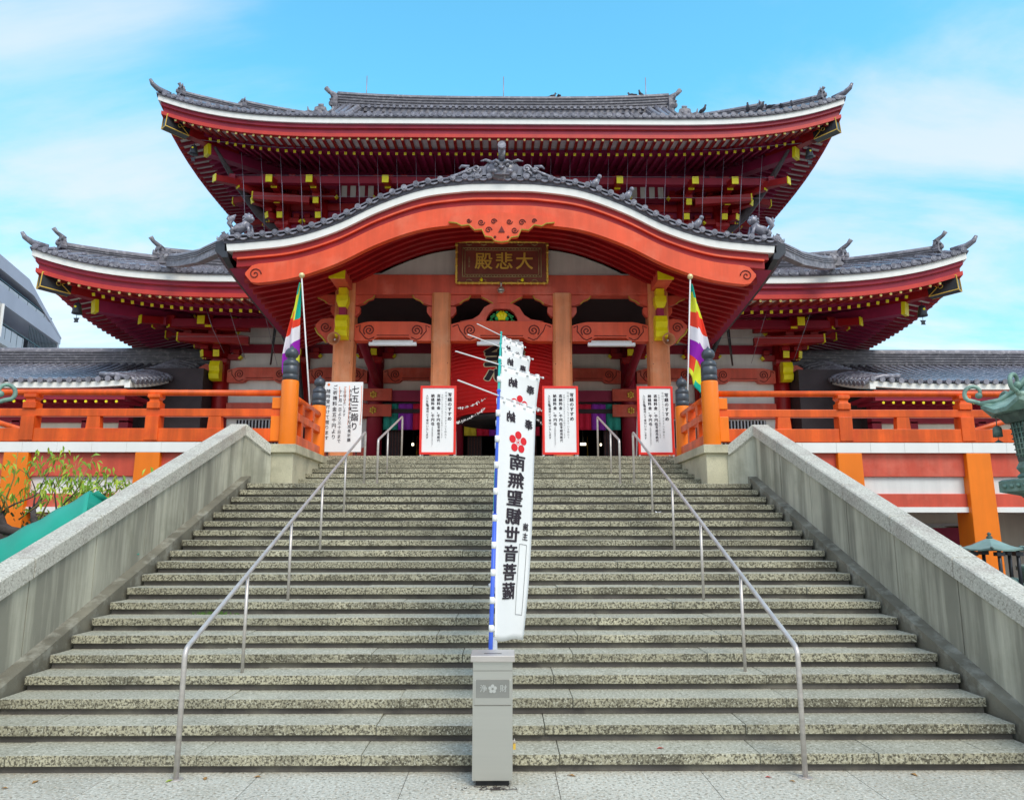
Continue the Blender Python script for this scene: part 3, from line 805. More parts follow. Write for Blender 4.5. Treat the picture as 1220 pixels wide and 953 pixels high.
# ---- tiered roof generator -------------------------------------------------
M_ytip = mat('pale_yellow_rafter_tip', (0.88, 0.76, 0.25), 0.4, 0.08, 4)
class Tier:
    def __init__(s_, Xe, Yf, Dt, z0, lift, prof, T):
        s_.Xe, s_.Yf, s_.D, s_.z0, s_.lift, s_.prof, s_.T = Xe, Yf, Dt, z0, lift, prof, T
    def L(s_, dc, t=0.0):
        return s_.lift*max(0.0, 1-max(dc, 0)/7.0)**3.2 * max(0.0, 1-t/s_.T)**1.15
    def front(s_, x, t, dz):     # x absolute
        dc = (s_.Xe - t) - abs(x)
        return Vector((x, s_.Yf+t, s_.z0+dz+s_.L(dc, max(t, 0))))
    def side(s_, sg, y, t, dz):  # y absolute
        dc = y-(s_.Yf+t)
        return Vector((sg*(s_.Xe-t), y, s_.z0+dz+s_.L(dc, max(t, 0))))
    def ring(s_, t, dz):
        """function of key -> point, sharing corners"""
        def f(k):
            kind, v = k
            if kind == 'F': return s_.front(v*(s_.Xe-t), t, dz)
            sg = -1 if kind == 'L' else 1
            y = s_.Yf+t + v*(s_.D)
            return s_.side(sg, y, t, dz)
        return f
    def keys(s_):
        n = 16
        a = [('L', (i/n)**1.8) for i in range(n, 0, -1)]
        m = 60
        c = [('F', math.sin((i/m-.5)*math.pi)*.35+(2*i/m-1)*.65) for i in range(m+1)]
        d = [('R', (i/n)**1.8) for i in range(1, n+1)]
        return a+c+d
    def strip(s_, b, t0, t1, za, zb, m=None, zc=None, zd=None):
        """rectangular moulding between plan offsets t0,t1, heights za (top) zb (bottom)"""
        fs = [s_.ring(t0, za), s_.ring(t1, za if zc is None else zc), s_.ring(t1, zb if zd is None else zd), s_.ring(t0, zb)]
        b.sweep([[f(k) for f in fs] for k in s_.keys()], m, smooth=False)

def tier_roof(name, Tr, spacing, rows_front_to, side_to, topx, ytop, soff_in, cap_group):
    """Tr.prof(t): height of the tile bed above z0 at plan distance t"""
    RF = MB(M_tbase)
    # bed surface
    ts = [0, .4, 1, 1.8, 2.8, 4, 5.5, 7.5, 9.5, ytop]
    ts = [t for t in ts if t < ytop] + [ytop]
    def hipx(t): return max(Tr.Xe-t, topx)
    nx = 48
    vs = []; fs = []
    for t in ts:
        for i in range(nx+1):
            u = math.sin((i/nx-.5)*math.pi)*.3+(2*i/nx-1)*.7
            x = u*hipx(t); dc = Tr.Xe-t-abs(x)
            vs.append((x, Tr.Yf+t, Tr.z0+Tr.prof(t)+Tr.L(dc if Tr.Xe-t > topx else 9, t)))
    for j in range(len(ts)-1):
        for i in range(nx):
            a = j*(nx+1)+i; fs.append((a, a+1, a+nx+2, a+nx+1))
    RF.add(vs, fs, M_tbase, True)
    tside = min(Tr.Xe-topx, ytop)
    for sg in (-1, 1):
        tt = [t for t in ts if t < tside]+[tside]
        ny = 20; vs = []; fs = []
        for t in tt:
            for i in range(ny+1):
                y = Tr.Yf+t+(Tr.D)*(i/ny)**1.6
                vs.append((sg*(Tr.Xe-t), y, Tr.z0+Tr.prof(t)+Tr.L(y-Tr.Yf-t, t)))
        for j in range(len(tt)-1):
            for i in range(ny):
                a = j*(ny+1)+i; fs.append((a, a+1, a+ny+2, a+ny+1))
        RF.add(vs, fs, M_tbase, True)
    # round tile rows
    TL = MB(M_tile); EN = MB(M_tile)
    r = .080
    def row(P, tmax, nrm):
        n = max(3, int(tmax/.9)); secs = []
        for j in range(n+1):
            t = -.04 + (tmax+.04)*j/n
            c = P(t); ring = []
            for a in range(5):
                an = math.pi*a/4
                ring.append(c + nrm*math.cos(an)*r + Vector((0, 0, math.sin(an)*r+.01)))
            secs.append(ring)
        TL.sweep(secs, M_tile, smooth=True, close=False, cap=False)
    nrow = int(Tr.Xe/spacing)
    for i in range(-nrow, nrow+1):
        x = i*spacing
        if abs(x) > Tr.Xe-.12: continue
        tm = ytop if abs(x) <= topx else Tr.Xe-abs(x)
        def P(t, x=x):
            dc = Tr.Xe-t-abs(x)
            return Vector((x, Tr.Yf+t, Tr.z0+Tr.prof(max(t, 0))+Tr.L(dc if Tr.Xe-t > topx else 9, max(t, 0))))
        row(P, max(.15, tm-.05), Vector((1, 0, 0)))
        c = P(-.06)+Vector((0, 0, .02))
        EN.cyl(c, c+Vector((0, .05, 0)), .092, 12)
        EN.cyl(c+Vector((0, -.008, 0)), c, .055, 10)
        # hanging pan tile between
        c2 = P(-.02, x+spacing/2) if abs(x+spacing/2) < Tr.Xe-.1 else None
        if c2:
            poly = [(c2.x-spacing*.36, c2.z+.03), (c2.x-spacing*.2, c2.z-.045), (c2.x, c2.z-.075), (c2.x+spacing*.2, c2.z-.045), (c2.x+spacing*.36, c2.z+.03)]
            EN.prism(poly, 'y', c2.y-.02, c2.y+.04)
    for sg in (-1, 1):
        k = 0
        while True:
            y = Tr.Yf+.15+k*spacing; k += 1
            if y > Tr.Yf+side_to: break
            tm = min(tside, y-Tr.Yf)
            def P(t, y=y): return Vector((sg*(Tr.Xe-t), y, Tr.z0+Tr.prof(max(t, 0))+Tr.L(y-Tr.Yf-t, max(t, 0))))
            row(P, max(.15, tm-.05), Vector((0, 1, 0)))
            c = P(-.06)+Vector((0, 0, .02))
            EN.cyl(c, c-Vector((sg*.05, 0, 0)), .092, 10)
    roof = hp(RF, name)
    roof_p = roof
    TL.build('tile_rows', roof_p); EN.build('eave_end_tiles', roof_p)
    # mouldings under the tiles
    b = MB(M_tiled); Tr.strip(b, -.03, .3, .055, .0, M_tbase); b.build('tile_lath', roof_p)
    b = MB(M_wband); Tr.strip(b, .02, .3, -.002, -.20); b.build('white_eave_board', roof_p)
    b = MB(M_dred); Tr.strip(b, .10, .30, -.202, -.34); Tr.strip(b, .14, .30, -.342, -.36, M_red2); Tr.strip(b, .17, .30, -.362, -.53)
    b.build('fascia', roof_p)
    b = MB(M_red2); Tr.strip(b, .12, .30, -.532, -.66); b.build('lower_fascia', roof_p)
    # soffits
    def zs1(t): return -.66+.10*(t-.2)
    def zs2(t): return -.74+.20*(t-1.1)
    def soffit(t0, t1, f, m, nm):
        b = MB(m)
        Tr.strip(b, t0, t1, f(t0)+.04, f(t0), m, f(t1)+.04, f(t1))
        b.build(nm, roof_p)
    soffit(.28, 1.2, zs1, M_plast, 'flying_soffit')
    soffit(1.15, 4.9, zs2, M_maroon, 'base_soffit')
    b = MB(M_maroon); Tr.strip(b, 1.06, 1.20, -.56, -.735); b.build('eave_purlin', roof_p)
    # rafters
    BR = MB(M_maroon)        # base rafters and side rafters
    def rafter(b, P, t0, t1, f, w, hh, m, capm, side, capw=None):
        a = P(t0)+Vector((0, 0, f(t0)-hh/2)); c = P(t1)+Vector((0, 0, f(t1)-hh/2))
        b.bar(a, c, w, hh, m)
        d = (c-a).normalized()
        if capm:
            b.bar(a-d*.012, a+d*.03, w*.92, hh*.82, capm)
    sp = .305
    n = int((Tr.Xe-.3)/sp)
    xs = sorted([ (i+.5)*sp for i in range(-n-1, n+1) if abs((i+.5)*sp) < Tr.Xe-.55], key=abs)
    vis = xs if rows_front_to is None else [x for x in xs if abs(x) > rows_front_to]
    for x in xs:
        P = lambda t, x=x: Vector((x, Tr.Yf+t, Tr.z0+Tr.L(Tr.Xe-t-abs(x), t)))
        if x in vis:
            b = MB(M_red)
            t1 = min(1.12, Tr.Xe-abs(x)-.05)
            a = P(.20)+Vector((0, 0, zs1(.2)-.05)); c = P(t1)+Vector((0, 0, zs1(t1)-.05))
            b.bar(a, c, .095, .10, M_red)
            b.cyl(a+Vector((0, -.02, .01)), a+Vector((0, .01, .01)), .040, 12, M_ytip)
            b.build('rafter', roof_p)
        t1 = min(4.6, Tr.Xe-abs(x)-.05)
        if t1 > 1.2: rafter(BR, P, 1.0, t1, zs2, .10, .12, M_maroon, M_yel, 0)
    for sg in (-1, 1):
        k = 0
        while True:
            y = Tr.Yf+.55+k*sp; k += 1
            if y > Tr.Yf+side_to: break
            P = lambda t, y=y: Vector((sg*(Tr.Xe-t), y, Tr.z0+Tr.L(y-Tr.Yf-t, t)))
            t1 = min(1.12, y-Tr.Yf-.05)
            rafter(BR, P, .2, t1, zs1, .095, .10, M_dred, M_dred, 1)
            t1 = min(4.6, y-Tr.Yf-.05)
            if t1 > 1.2: rafter(BR, P, 1.0, t1, zs2, .10, .12, M_maroon, M_dred, 1)
    o = BR.build('base_rafters', roof_p, kind='stuff')
    # hip beams at the corners, with black and gold ends, and bells
    for sg in (-1, 1):
        def HP(t, dz):
            return Vector((sg*(Tr.Xe-t), Tr.Yf+t, Tr.z0+Tr.L(0, t)+dz))
        b = MB(M_red); b.bar(HP(.55, -.86), HP(2.1, -.76), .30, .36, M_red); b.bar(HP(1.3, -1.18), HP(4.6, -.55), .34, .36, M_maroon)
        b.bar(HP(1.28, -1.19), HP(1.36, -1.17), .36, .40, M_yel)
        b.build('hip_beam', roof_p)
        b = MB(M_black)
        a, c = HP(.22, -.88), HP(.80, -.845)
        b.bar(a, c, .34, .46, M_black)
        d = (c-a).normalized(); sd_ = d.cross(Vector((0, 0, 1))).normalized(); up_ = sd_.cross(d)
        for q in (-1, 1):
            for w in (-1, 1):
                b.bar(a+sd_*q*.175+up_*w*.222-d*.01, c+sd_*q*.175+up_*w*.222, .022, .026, M_gold)
            b.bar(a+sd_*q*.175-up_*.235-d*.01, a+sd_*q*.175+up_*.235-d*.01, .024, .024, M_gold)
            m_ = a+(c-a)*.66+sd_*q*.178
            b.bar(c+sd_*q*.178+up_*.22, m_, .02, .022, M_gold); b.bar(c+sd_*q*.178-up_*.22, m_, .02, .022, M_gold)
            e_ = a+(c-a)*.56+sd_*q*.178
            pts = [e_+(d*math.cos(k*math.pi/4)+up_*math.sin(k*math.pi/4))*.062 for k in range(9)]
            b.tube(pts, .011, 5, M_gold)
            b.bar(c+sd_*q*.02, c+d*.14+sd_*q*.02, .30, .40, M_red)
        for w in (-1, 1): b.bar(a+sd_*-.175+up_*w*.225, a+sd_*.175+up_*w*.225, .024, .024, M_gold)
        b.build('gilt_hip_end', roof_p)
        b = MB(M_copper); q = HP(.98, -1.10)
        b.cyl(q, q-Vector((0, 0, .12)), .012, 6)
        b.lathe([(.05, -.12), (.10, -.16), (.12, -.30), (.155, -.46), (.15, -.47)], q, 16)
        b.cyl(q-Vector((0, 0, .47)), q-Vector((0, 0, .60)), .008, 5)
        b.prism([(q.x-.09, q.z-.60), (q.x+.09, q.z-.60), (q.x+.05, q.z-.68), (q.x+.07, q.z-.74), (q.x-.07, q.z-.74), (q.x-.05, q.z-.68)], 'y', q.y-.01, q.y+.01)
        b.cyl(q+Vector((-.0, -.13, -.27)), q+Vector((0, -.10, -.27)), .035, 10, M_yel)
        b.build('wind_bell', roof_p)
    return roof_p

def ornament(b, c, sc=1.0, yaw=0.0, m=None, fin=1.0):
    """oni tile block with a curled top and raised fin"""
    m = m or M_tiled
    cs, sn = math.cos(yaw), math.sin(yaw)
    def T_(x, y, z): return (c[0]+(x*cs-y*sn)*sc, c[1]+(x*sn+y*cs)*sc, c[2]+z*sc)
    vs = []; 
    poly = [(-.30, 0), (-.34, .10), (-.24, .18), (-.27, .32), (-.17, .36), (-.16, .46), (0, .52), (.16, .46), (.17, .36), (.27, .32), (.24, .18), (.34, .10), (.30, 0)]
    n = len(poly)
    A = [T_(x, -.10, z) for x, z in poly]; B_ = [T_(x*.9, .12, z*.95) for x, z in poly]
    b.add(A+B_, [tuple(range(n)), tuple(range(n, 2*n))[::-1]] + [(i, i+n, (i+1) % n+n, (i+1) % n) for i in range(n)], m)
    # face boss, eyes and round tile on top
    b.ball(T_(0, -.12, .24), .12*sc, m, 8, (1, .6, 1))
    for q in (-1, 1): b.ball(T_(q*.10, -.15, .33), .045*sc, m, 6)
    p = [T_(0, .10, .46), T_(0, .10-.15*fin, .46+.10*fin), T_(0, .10-.32*fin, .46+.20*fin), T_(0, .10-.44*fin, .46+.34*fin)]
    b.tube(p, [.10*sc, .085*sc, .07*sc, .085*sc], 10, m)
    for q in (-1, 1): b.tube([T_(q*.2, -.05, .30), T_(q*.34, -.08, .36), T_(q*.36, -.08, .48)], [.05*sc, .04*sc, .015*sc], 6, m)
def ridge_line(b, P, n, w, hh, m=None, layers=3):
    """box ridge with projecting tile courses along P(s), s in 0..1, P gives the base centre"""
    m = m or M_tiled
    pts = [P(i/n) for i in range(n+1)]
    def secs(w_, za, zb):
        out = []
        for i, p in enumerate(pts):
            d = (pts[min(i+1, n)]-pts[max(i-1, 0)]); d.z = 0; d.normalize(); s_ = Vector((-d.y, d.x, 0))
            out.append([p+s_*w_/2+Vector((0,0,za)), p-s_*w_/2+Vector((0,0,za)), p-s_*w_/2+Vector((0,0,zb)), p+s_*w_/2+Vector((0,0,zb))])
        return out
    b.sweep(secs(w*.8, -.15, hh), m)
    for k in range(layers):
        z = hh*(k+.6)/layers
        b.sweep(secs(w, z, z+.022), m)
    # rounded cap tiles
    b.tube([p+Vector((0, 0, hh+.02)) for p in pts], w*.34, 8, m)

# ---- upper roof ------------------------------------------------------------
def profU(t): return .10+.385*t+.0205*t*t
TU = Tier(12.05, 24.0, 19.5, 16.12, .85, profU, 5.5)
UR = tier_roof('upper_roof', TU, .31, None, 9.0, 8.2, 11.0, 4.5, '')
def profL(t): return .10+.26*t+.022*t*t
TLw = Tier(14.08, 21.4, 22.0, 9.47, .80, profL, 5.5)
LR = tier_roof('lower_roof', TLw, .31, 5.6, 7.5, 8.2, 6.0, 4.5, '')

# ridges of the upper roof
zr = TU.z0+profU(11.0)
b = MB(M_tiled)
ridge_line(b, lambda s: Vector((-8.45+16.9*s, 35.0, zr-.05+.22*abs(2*s-1)**3)), 24, .50, .74, layers=5)
for i in range(54):
    x = -8.35+i*.315; b.cyl((x, 34.66, zr+.12), (x, 34.75, zr+.12), .085, 10, M_tile)
b.build('main_ridge', UR)
for s in (-1, 1):
    b = MB(M_tiled)
    ornament(b, (s*8.55, 35.0, zr+.1), 1.5, yaw=s*math.pi/2)
    b.box(s*8.5-.12, s*8.5+.12, 34.6, 35.4, zr-.5, zr+.7)
    b.build('ridge_end_tile', UR)
    # descending ridge beside the gable, pale plastered verge
    def PD(u, s=s):
        t = 10.7-u*6.4
        return Vector((s*(7.35+.10*u), 24.0+t, TU.z0+TU.prof(t)))
    b = MB(M_tile); ridge_line(b, PD, 14, .34, .34); b.build('descending_ridge', UR)
    b = MB(M_tiled); q = PD(1.0); ornament(b, (q.x, q.y-.1, q.z+.05), 1.45, fin=.35); b.build('descending_ridge_end_tile', UR)
    # flared gable verge
    b = MB(M_tile)
    for k in range(3):
        pts = []
        for i in range(13):
            u = i/12; t = 10.8-u*5.0
            pts.append(Vector((s*(7.75+.35*k+.25*u+1.2*u**3*(k/2+.3)), 24.0+t, TU.z0+TU.prof(t)+.12-.06*k+.25*(1-u)**2)))
        b.tube(pts, .13, 8)
    b.build('gable_verge', UR)
    b = MB(M_plast)
    b.add([(s*8.0, 30.0, TU.z0+TU.prof(5.5)), (s*8.0, 35, zr), (s*8.0, 40, TU.z0+TU.prof(5.5))], [(0,1,2)])
    b.build('gable_wall', UR)
    # hip ridges
    for Tr, par, end in ((TU, UR, 4.6), (TLw, LR, 5.6)):
        def PH_(u, s=s, Tr=Tr, end=end):
            t = .55+u*(end-.55)
            return Vector((s*(Tr.Xe-t), Tr.Yf+t, Tr.z0+Tr.prof(t)+Tr.L(0, t)+.02))
        b = MB(M_tiled); ridge_line(b, PH_, 12, .34, .12, layers=2)
        # upper, taller length of the hip ridge starting further in
        def PH2(u): return PH_(.42+u*.58)
        ridge_line(b, PH2, 8, .38, .30 if Tr is TU else .40, layers=4)
        b.build('hip_ridge', par)
        b = MB(M_tiled); q = PH_(0); ornament(b, (q.x, q.y, q.z+.0), .78, yaw=s*R(45), fin=.5 if Tr is TU else 1); b.build('hip_end_tile', par)
        b = MB(M_tiled); q = PH_(.40); ornament(b, (q.x, q.y, q.z+.08), .75 if Tr is TU else .92, yaw=s*R(45), fin=.25 if Tr is TU else 1); b.build('hip_end_tile', par)
        b = MB(M_tile); q = Vector((s*Tr.Xe, Tr.Yf, Tr.z0+Tr.lift+.14))
        b.tube([q+Vector((-s*.3, .3, .0)), q+Vector((0, 0, .05)), q+Vector((s*.14, -.14, .16)), q+Vector((s*.2, -.2, .30))], [.11, .1, .08, .05], 8)
        b.build('corner_finial', par)
# back slope so the roof is a solid form
b = MB(M_tbase)
b.add([(-8.2,35,zr),(8.2,35,zr),(12,46,TU.z0+.3),(-12,46,TU.z0+.3)], [(0,1,2,3)])
b.build('rear_slope', UR)

# ---- walls -----------------------------------------------------------------
b = MB(M_maroon)
b.box(-XU, XU, YU, YU+.3, 11.6, 16.1)
for s in (-1, 1): sbox(b, s, XU-.3, XU, YU+.3, YBK, 11.6, 16.1)
b.box(-XU, XU, YBK, YBK+.2, 11.6, 16.1)
hp(b, 'upper_wall')
b = MB(M_red)
for z0, z1 in ((14.15, 14.45), (15.35, 15.55), (12.9, 13.2)):
    b.box(-XU-.1, XU+.1, YU-.10, YU, z0, z1)
    for s in (-1, 1): sbox(b, s, XU, XU+.1, YU, YBK, z0, z1)
hp(b, 'upper_tie_beam', bevel=.01)
# white slit windows of the upper storey
for x in (-5.65, 0, 5.65):
    b = MB(M_dred); b.box(x-.74, x+.74, YU-.06, YU, 14.52, 15.33)
    w = hp(b, 'slit_window')
    for k in range(4):
        b = MB(M_plast); q = x-.52+k*.345
        b.box(q-.105, q+.105, YU-.08, YU-.055, 14.72, 15.27)
        b.build('pane', w)
for x in (-8.4, -7.0, -4.25, -1.5, 1.5, 4.25, 7.0, 8.4):
    b = MB(M_red); b.lathe([(.24, 0), (.24, 3.4)], (x, YU-.02, 11.6), 20); hp(b, 'upper_column')

# lower wall
b = MB(M_white)
for s in (-1, 1):
    sbox(b, s, 4.3, XW, YW, YW+.2, 3.6, 10.2)
    sbox(b, s, XW-.2, XW, YW+.2, YBK, 3.6, 10.2)
b.box(-XW, XW, YBK, YBK+.2, 3.6, 10.2)
hp(b, 'plaster_wall')
b = MB(M_maroon); b.box(-4.3, 4.3, YW, YW+.2, 8.2, 10.2); hp(b, 'lintel_wall')
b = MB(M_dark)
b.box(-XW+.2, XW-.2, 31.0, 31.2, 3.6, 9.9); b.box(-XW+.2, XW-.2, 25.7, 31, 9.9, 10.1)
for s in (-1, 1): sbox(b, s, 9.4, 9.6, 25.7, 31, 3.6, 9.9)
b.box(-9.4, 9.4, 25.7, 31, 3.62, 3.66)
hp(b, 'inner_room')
b = MB(M_maroon); b.box(-XW, XW, YW+.2, YBK, 10.25, 10.35); b.box(-XU, XU, YU+.3, YBK, 15.9, 16.0); hp(b, 'ceiling')
cols = (-9.72, -6.95, -4.38, -1.6, 1.6, 4.38, 6.95, 9.72)
for x in cols:
    b = MB(M_red if abs(x) > 5 else M_dred)
    b.lathe([(.27, 0), (.27, 5.35)], (x, YW-.04, 3.64), 24)
    if abs(x) > 5: b.lathe([(.52, -.01), (.50, .10), (.36, .36), (.30, .38)], (x, YW-.04, 3.64), 24, M_plast)
    hp(b, 'wall_column')
def carved_beam(b, xa, xb, y, z0, z1, th=.3, m=None, arch=.10):
    """rainbow beam with a raised belly and dark tubes for shaded swirl grooves near the ends"""
    m = m or M_beam
    L_ = xb-xa; n = 24; poly = []
    for i in range(n+1):
        u = i/n; e = min(u, 1-u)*L_
        poly.append((xa+u*L_, z1 - .10*max(0, 1-e/.45)**1.5))
    for i in range(n, -1, -1):
        u = i/n; e = min(u, 1-u)*L_
        k = 0 if e < L_*.24 else (min(1, (e-L_*.24)/.12))
        poly.append((xa+u*L_, z0+arch*k))
    b.prism(poly, 'y', y-th/2, y+th/2, m)
    R0 = (z1-z0)*.30
    for s_, xc in ((1, xa+L_*.19), (-1, xb-L_*.19)):
        b.spiral((xc, y-th/2-.004, (z0+z1)/2+.02), R0, 1.9, -s_, M_groove, .018, 'y', ph=(math.pi*1.25 if s_ > 0 else -math.pi*.25))
        pts = [(xc-s_*L_*.17, y-th/2-.004, z1-.16), (xc-s_*L_*.12, y-th/2-.004, z1-.10), (xc-s_*(R0+.10), y-th/2-.004, (z0+z1)/2), (xc-s_*R0*.6, y-th/2-.004, z0+.07), (xc, y-th/2-.004, z0+.03), (xc+s_*R0*.9, y-th/2-.004, z0+R0*.6)]
        b.tube(pts, .015, 5, M_groove)
    b.tube([(xa+L_*.29, y-th/2-.003, z0+.13+arch*.2), (xa+L_*.33, y-th/2-.003, z0+arch+.05), (xb-L_*.33, y-th/2-.003, z0+arch+.05), (xb-L_*.29, y-th/2-.003, z0+.13+arch*.2)], .012, 5, M_groove)
for s in (-1, 1):
    for xa, xb in ((4.65, 6.68), (7.22, 9.45)):
        a, c = sorted((s*xa, s*xb))
        b = MB(M_beam); carved_beam(b, a, c, YW-.12, 6.98, 7.50, .26, M_beam); hp(b, 'carved_beam')
        b = MB(M_dred); b.box(a, c, YW-.10, YW+.0, 8.05, 8.35); hp(b, 'tie_beam')
        b = MB(M_beam); b.box(a, c, YW-.16, YW+.0, 5.75, 6.28); hp(b, 'sill_beam', bevel=.01)
        # barred window below the sill beam
        b = MB(M_dark); b.box(a+.35, c-.35, YW-.03, YW-.0, 4.75, 5.70)
        w = hp(b, 'barred_window')
        b = MB(M_bwal2)
        x = a+.42
        while x < c-.4: b.box(x, x+.045, YW-.07, YW-.035, 4.75, 5.70); x += .115
        b.build('bars', w)
        b = MB(M_beam); b.box(a, c, YW-.14, YW, 4.35, 4.74); hp(b, 'base_beam', bevel=.01)
    # corner beam noses
for x in cols:      # nageshi across the doorway columns, with gilt flower bosses
    if abs(x) < 5:
        for z in (5.78, 6.32):
            b = MB(M_beam if True else 0); b.box(x-.62, x+.62, YW-.40, YW-.30, z, z+.42)
            o = hp(b, 'tie_block', bevel=.01)
            g = MB(M_gold)
            for k in range(6):
                a = k*math.pi/3+.5; g.ball((x+math.cos(a)*.085, YW-.415, z+.21+math.sin(a)*.085), .045, n=6, sc=(1, .5, 1))
            g.ball((x, YW-.42, z+.21), .03, n=6); g.build('gilt_flower', o)
b = MB(M_maroon); b.box(-4.3, 4.3, YW-.28, YW-.12, 6.32, 6.70); b.box(-4.3, 4.3, YW-.26, YW-.12, 5.92, 6.06, M_dark2); hp(b, 'door_lintel')
b = MB(M_plast); b.box(-4.3, 4.3, YW, YW+.1, 6.7, 8.2); hp(b, 'transom_plaster')
for a, c in ((-4.1, -1.88), (-1.32, 1.32), (1.88, 4.1)):
    b = MB(M_beam); carved_beam(b, a, c, YW-.12, 6.98, 7.50, .22, M_beam); hp(b, 'carved_beam')
    b = MB(M_dred); b.box(a, c, YW-.10, YW-.002, 8.05, 8.35); hp(b, 'tie_beam')
# lattice door leaves folded beside each column
for x in (-3.75, -2.35, -.95, .95, 2.35, 3.75):
    b = MB(M_dark2); b.box(x-.25, x+.25, YW+.1, YW+.16, 3.66, 5.9)
    for k in range(5): b.box(x-.22+k*.1, x-.19+k*.1, YW+.07, YW+.1, 3.7, 5.85, M_wood)
    hp(b, 'door_leaf')

# ---- bracket sets ----------------------------------------------------------
def scroll_end(b, p, d, w, hh, m):
    """curved beam nose reaching from p along d"""
    p = Vector(p); d = Vector(d).normalized(); s = Vector((-d.y, d.x, 0))
    prof = [(0, hh/2), (.10, hh*.62), (.26, hh*.55), (.34, hh*.25), (.27, 0), (.33, -.18*hh), (.28, -.42*hh), (.12, -.5*hh), (0, -.5*hh)]
    A = [p + d*a + Vector((0, 0, z)) + s*w/2 for a, z in prof]; B_ = [p + d*a + Vector((0, 0, z)) - s*w/2 for a, z in prof]
    n = len(prof)
    b.add(A+B_, [tuple(range(n)), tuple(range(n, 2*n))[::-1]]+[(i, i+n, (i+1) % n+n, (i+1) % n) for i in range(n)], m)
def make_bracket(diag=False, nose=False):
    b = MB(M_red); g = MB(M_yel); lat = MB(M_red); g = b
    ds = [Vector((0, -1, 0))]
    if diag: ds += [Vector((-1, -1, 0)).normalized(), Vector((-1, 0, 0))]
    b.sweep([[(-w, -w, z), (w, -w, z), (w, w, z), (-w, w, z)] for w, z in ((.17, 0), (.26, .10), (.26, .24))])
    for k, d in enumerate(ds):
        f = 1.414 if (diag and k == 1) else 1.0
        for i in range(3):
            l = (.42+.42*i)*f; z = .24+.40*i
            b.bar((0, 0, z+.12), d*(l+.10)+Vector((0, 0, z+.12)), .20, .24)
            e = d*(l+.10)
            g.bar(e+Vector((0, 0, z+.12)), e+d*.035+Vector((0, 0, z+.115)), .215, .235, M_yel)
            c = d*l
            b.bar(c+Vector((0, 0, z+.26)), c+Vector((0, 0, z+.40)), .27, .27)
        # tail rafter nose
        a = Vector((0, 0, 1.50)); e = d*1.95*f+Vector((0, 0, 1.12))
        b.bar(a, e, .22, .24)
        g.bar(e, e+d*.04, .24, .28, M_yel)
    # cross arms with bearing blocks, at the wall plane and at each step
    for i in range(3):
        y = -.42*i; z = .64+.40*i if i else .24
        lat.bar((-.62, y, z+.10), (.62, y, z+.10), .16, .20, M_red, up=(0, 0, 1))
        for q in (-1, 0, 1):
            lat.box(q*.52-.11, q*.52+.11, y-.12, y+.12, z+.21, z+.36)
        for q in (-1, 1):
            lat.bar((q*.60, y, z+.03), (q*.69, y, z+.13), .17, .07, M_yel)
    return b, lat, g
BR1 = None
def place_brackets(lst, z, y_ax):
    pass
def bracket_at(x, y, z, rz=0, proto={}, diag=0, sc=1.0):
    key = diag
    if key not in proto:
        b, lat, g = make_bracket(diag != 0)
        o = hp(b, 'bracket', bevel=.008)
        lat.build('cross_arm', o, bevel=.008)
        proto[key] = o
    else:
        KIDS[HALL.name].append(None) if False else None
        o = copy_tree(proto[key], HALL)
    o.location = (x+HO[0], y+HO[1], z+HO[2]); o.rotation_euler = (0, 0, rz)
    o.scale = ((-sc if diag < 0 else sc), sc, sc)
    return o
# upper storey
for x in (-7.0, -4.25, -1.5, 1.5, 4.25, 7.0): bracket_at(x, YU-.10, 13.38)
bracket_at(-8.45, YU-.10, 13.38, diag=1); bracket_at(8.45, YU-.10, 13.38, diag=-1)
for x in (-6.95, 6.95, -4.38, 4.38): bracket_at(x, YW-.10, 7.62, sc=.98)
bracket_at(-9.72, YW-.10, 7.55, diag=1); bracket_at(9.72, YW-.10, 7.55, diag=-1)
for s in (-1, 1):
    for y in (29.5, 32.0): bracket_at(s*(XU+.0), y, 13.38, rz=s*math.pi/2)
    for y in (28.4, 31.0): bracket_at(s*(XW-.05), y, 7.62, rz=s*math.pi/2)
# purlins carried by the brackets, under the rafters
b = MB(M_dred)
for (X_, Y_, z) in ((XU, YU, 14.62), (XW, YW, 8.62)):
    for o_ in (1.35,):
        b.box(-X_-o_-.3, X_+o_+.3, Y_-o_-.12, Y_-o_+.10, z, z+.26)
        for s in (-1, 1): sbox(b, s, X_+o_-.12, X_+o_+.10, Y_-o_-.3, Y_+9, z, z+.26)
hp(b, 'bracket_purlin')
# diagonal arms poking past the corner with yellow ends
for s in (-1, 1):
    for (X_, Y_, z, L2) in ((8.45, YU, 14.0, ((1.44, .75), (.82, .16))), (9.72, YW, 7.9, ((1.9, .82), (1.05, .36)))):
        for (dx_, dz_) in L2:
            b = MB(M_red); g = b
            a = Vector((s*(X_-1.2), Y_-.95, z+dz_)); e = Vector((s*(X_+dx_), Y_-.95-.25, z+dz_+.05))
            b.bar(a, e, .24, .28); d = (e-a).normalized(); g.bar(e, e+d*.05, .26, .30, M_yel)
            hp(b, 'corner_arm', bevel=.01)
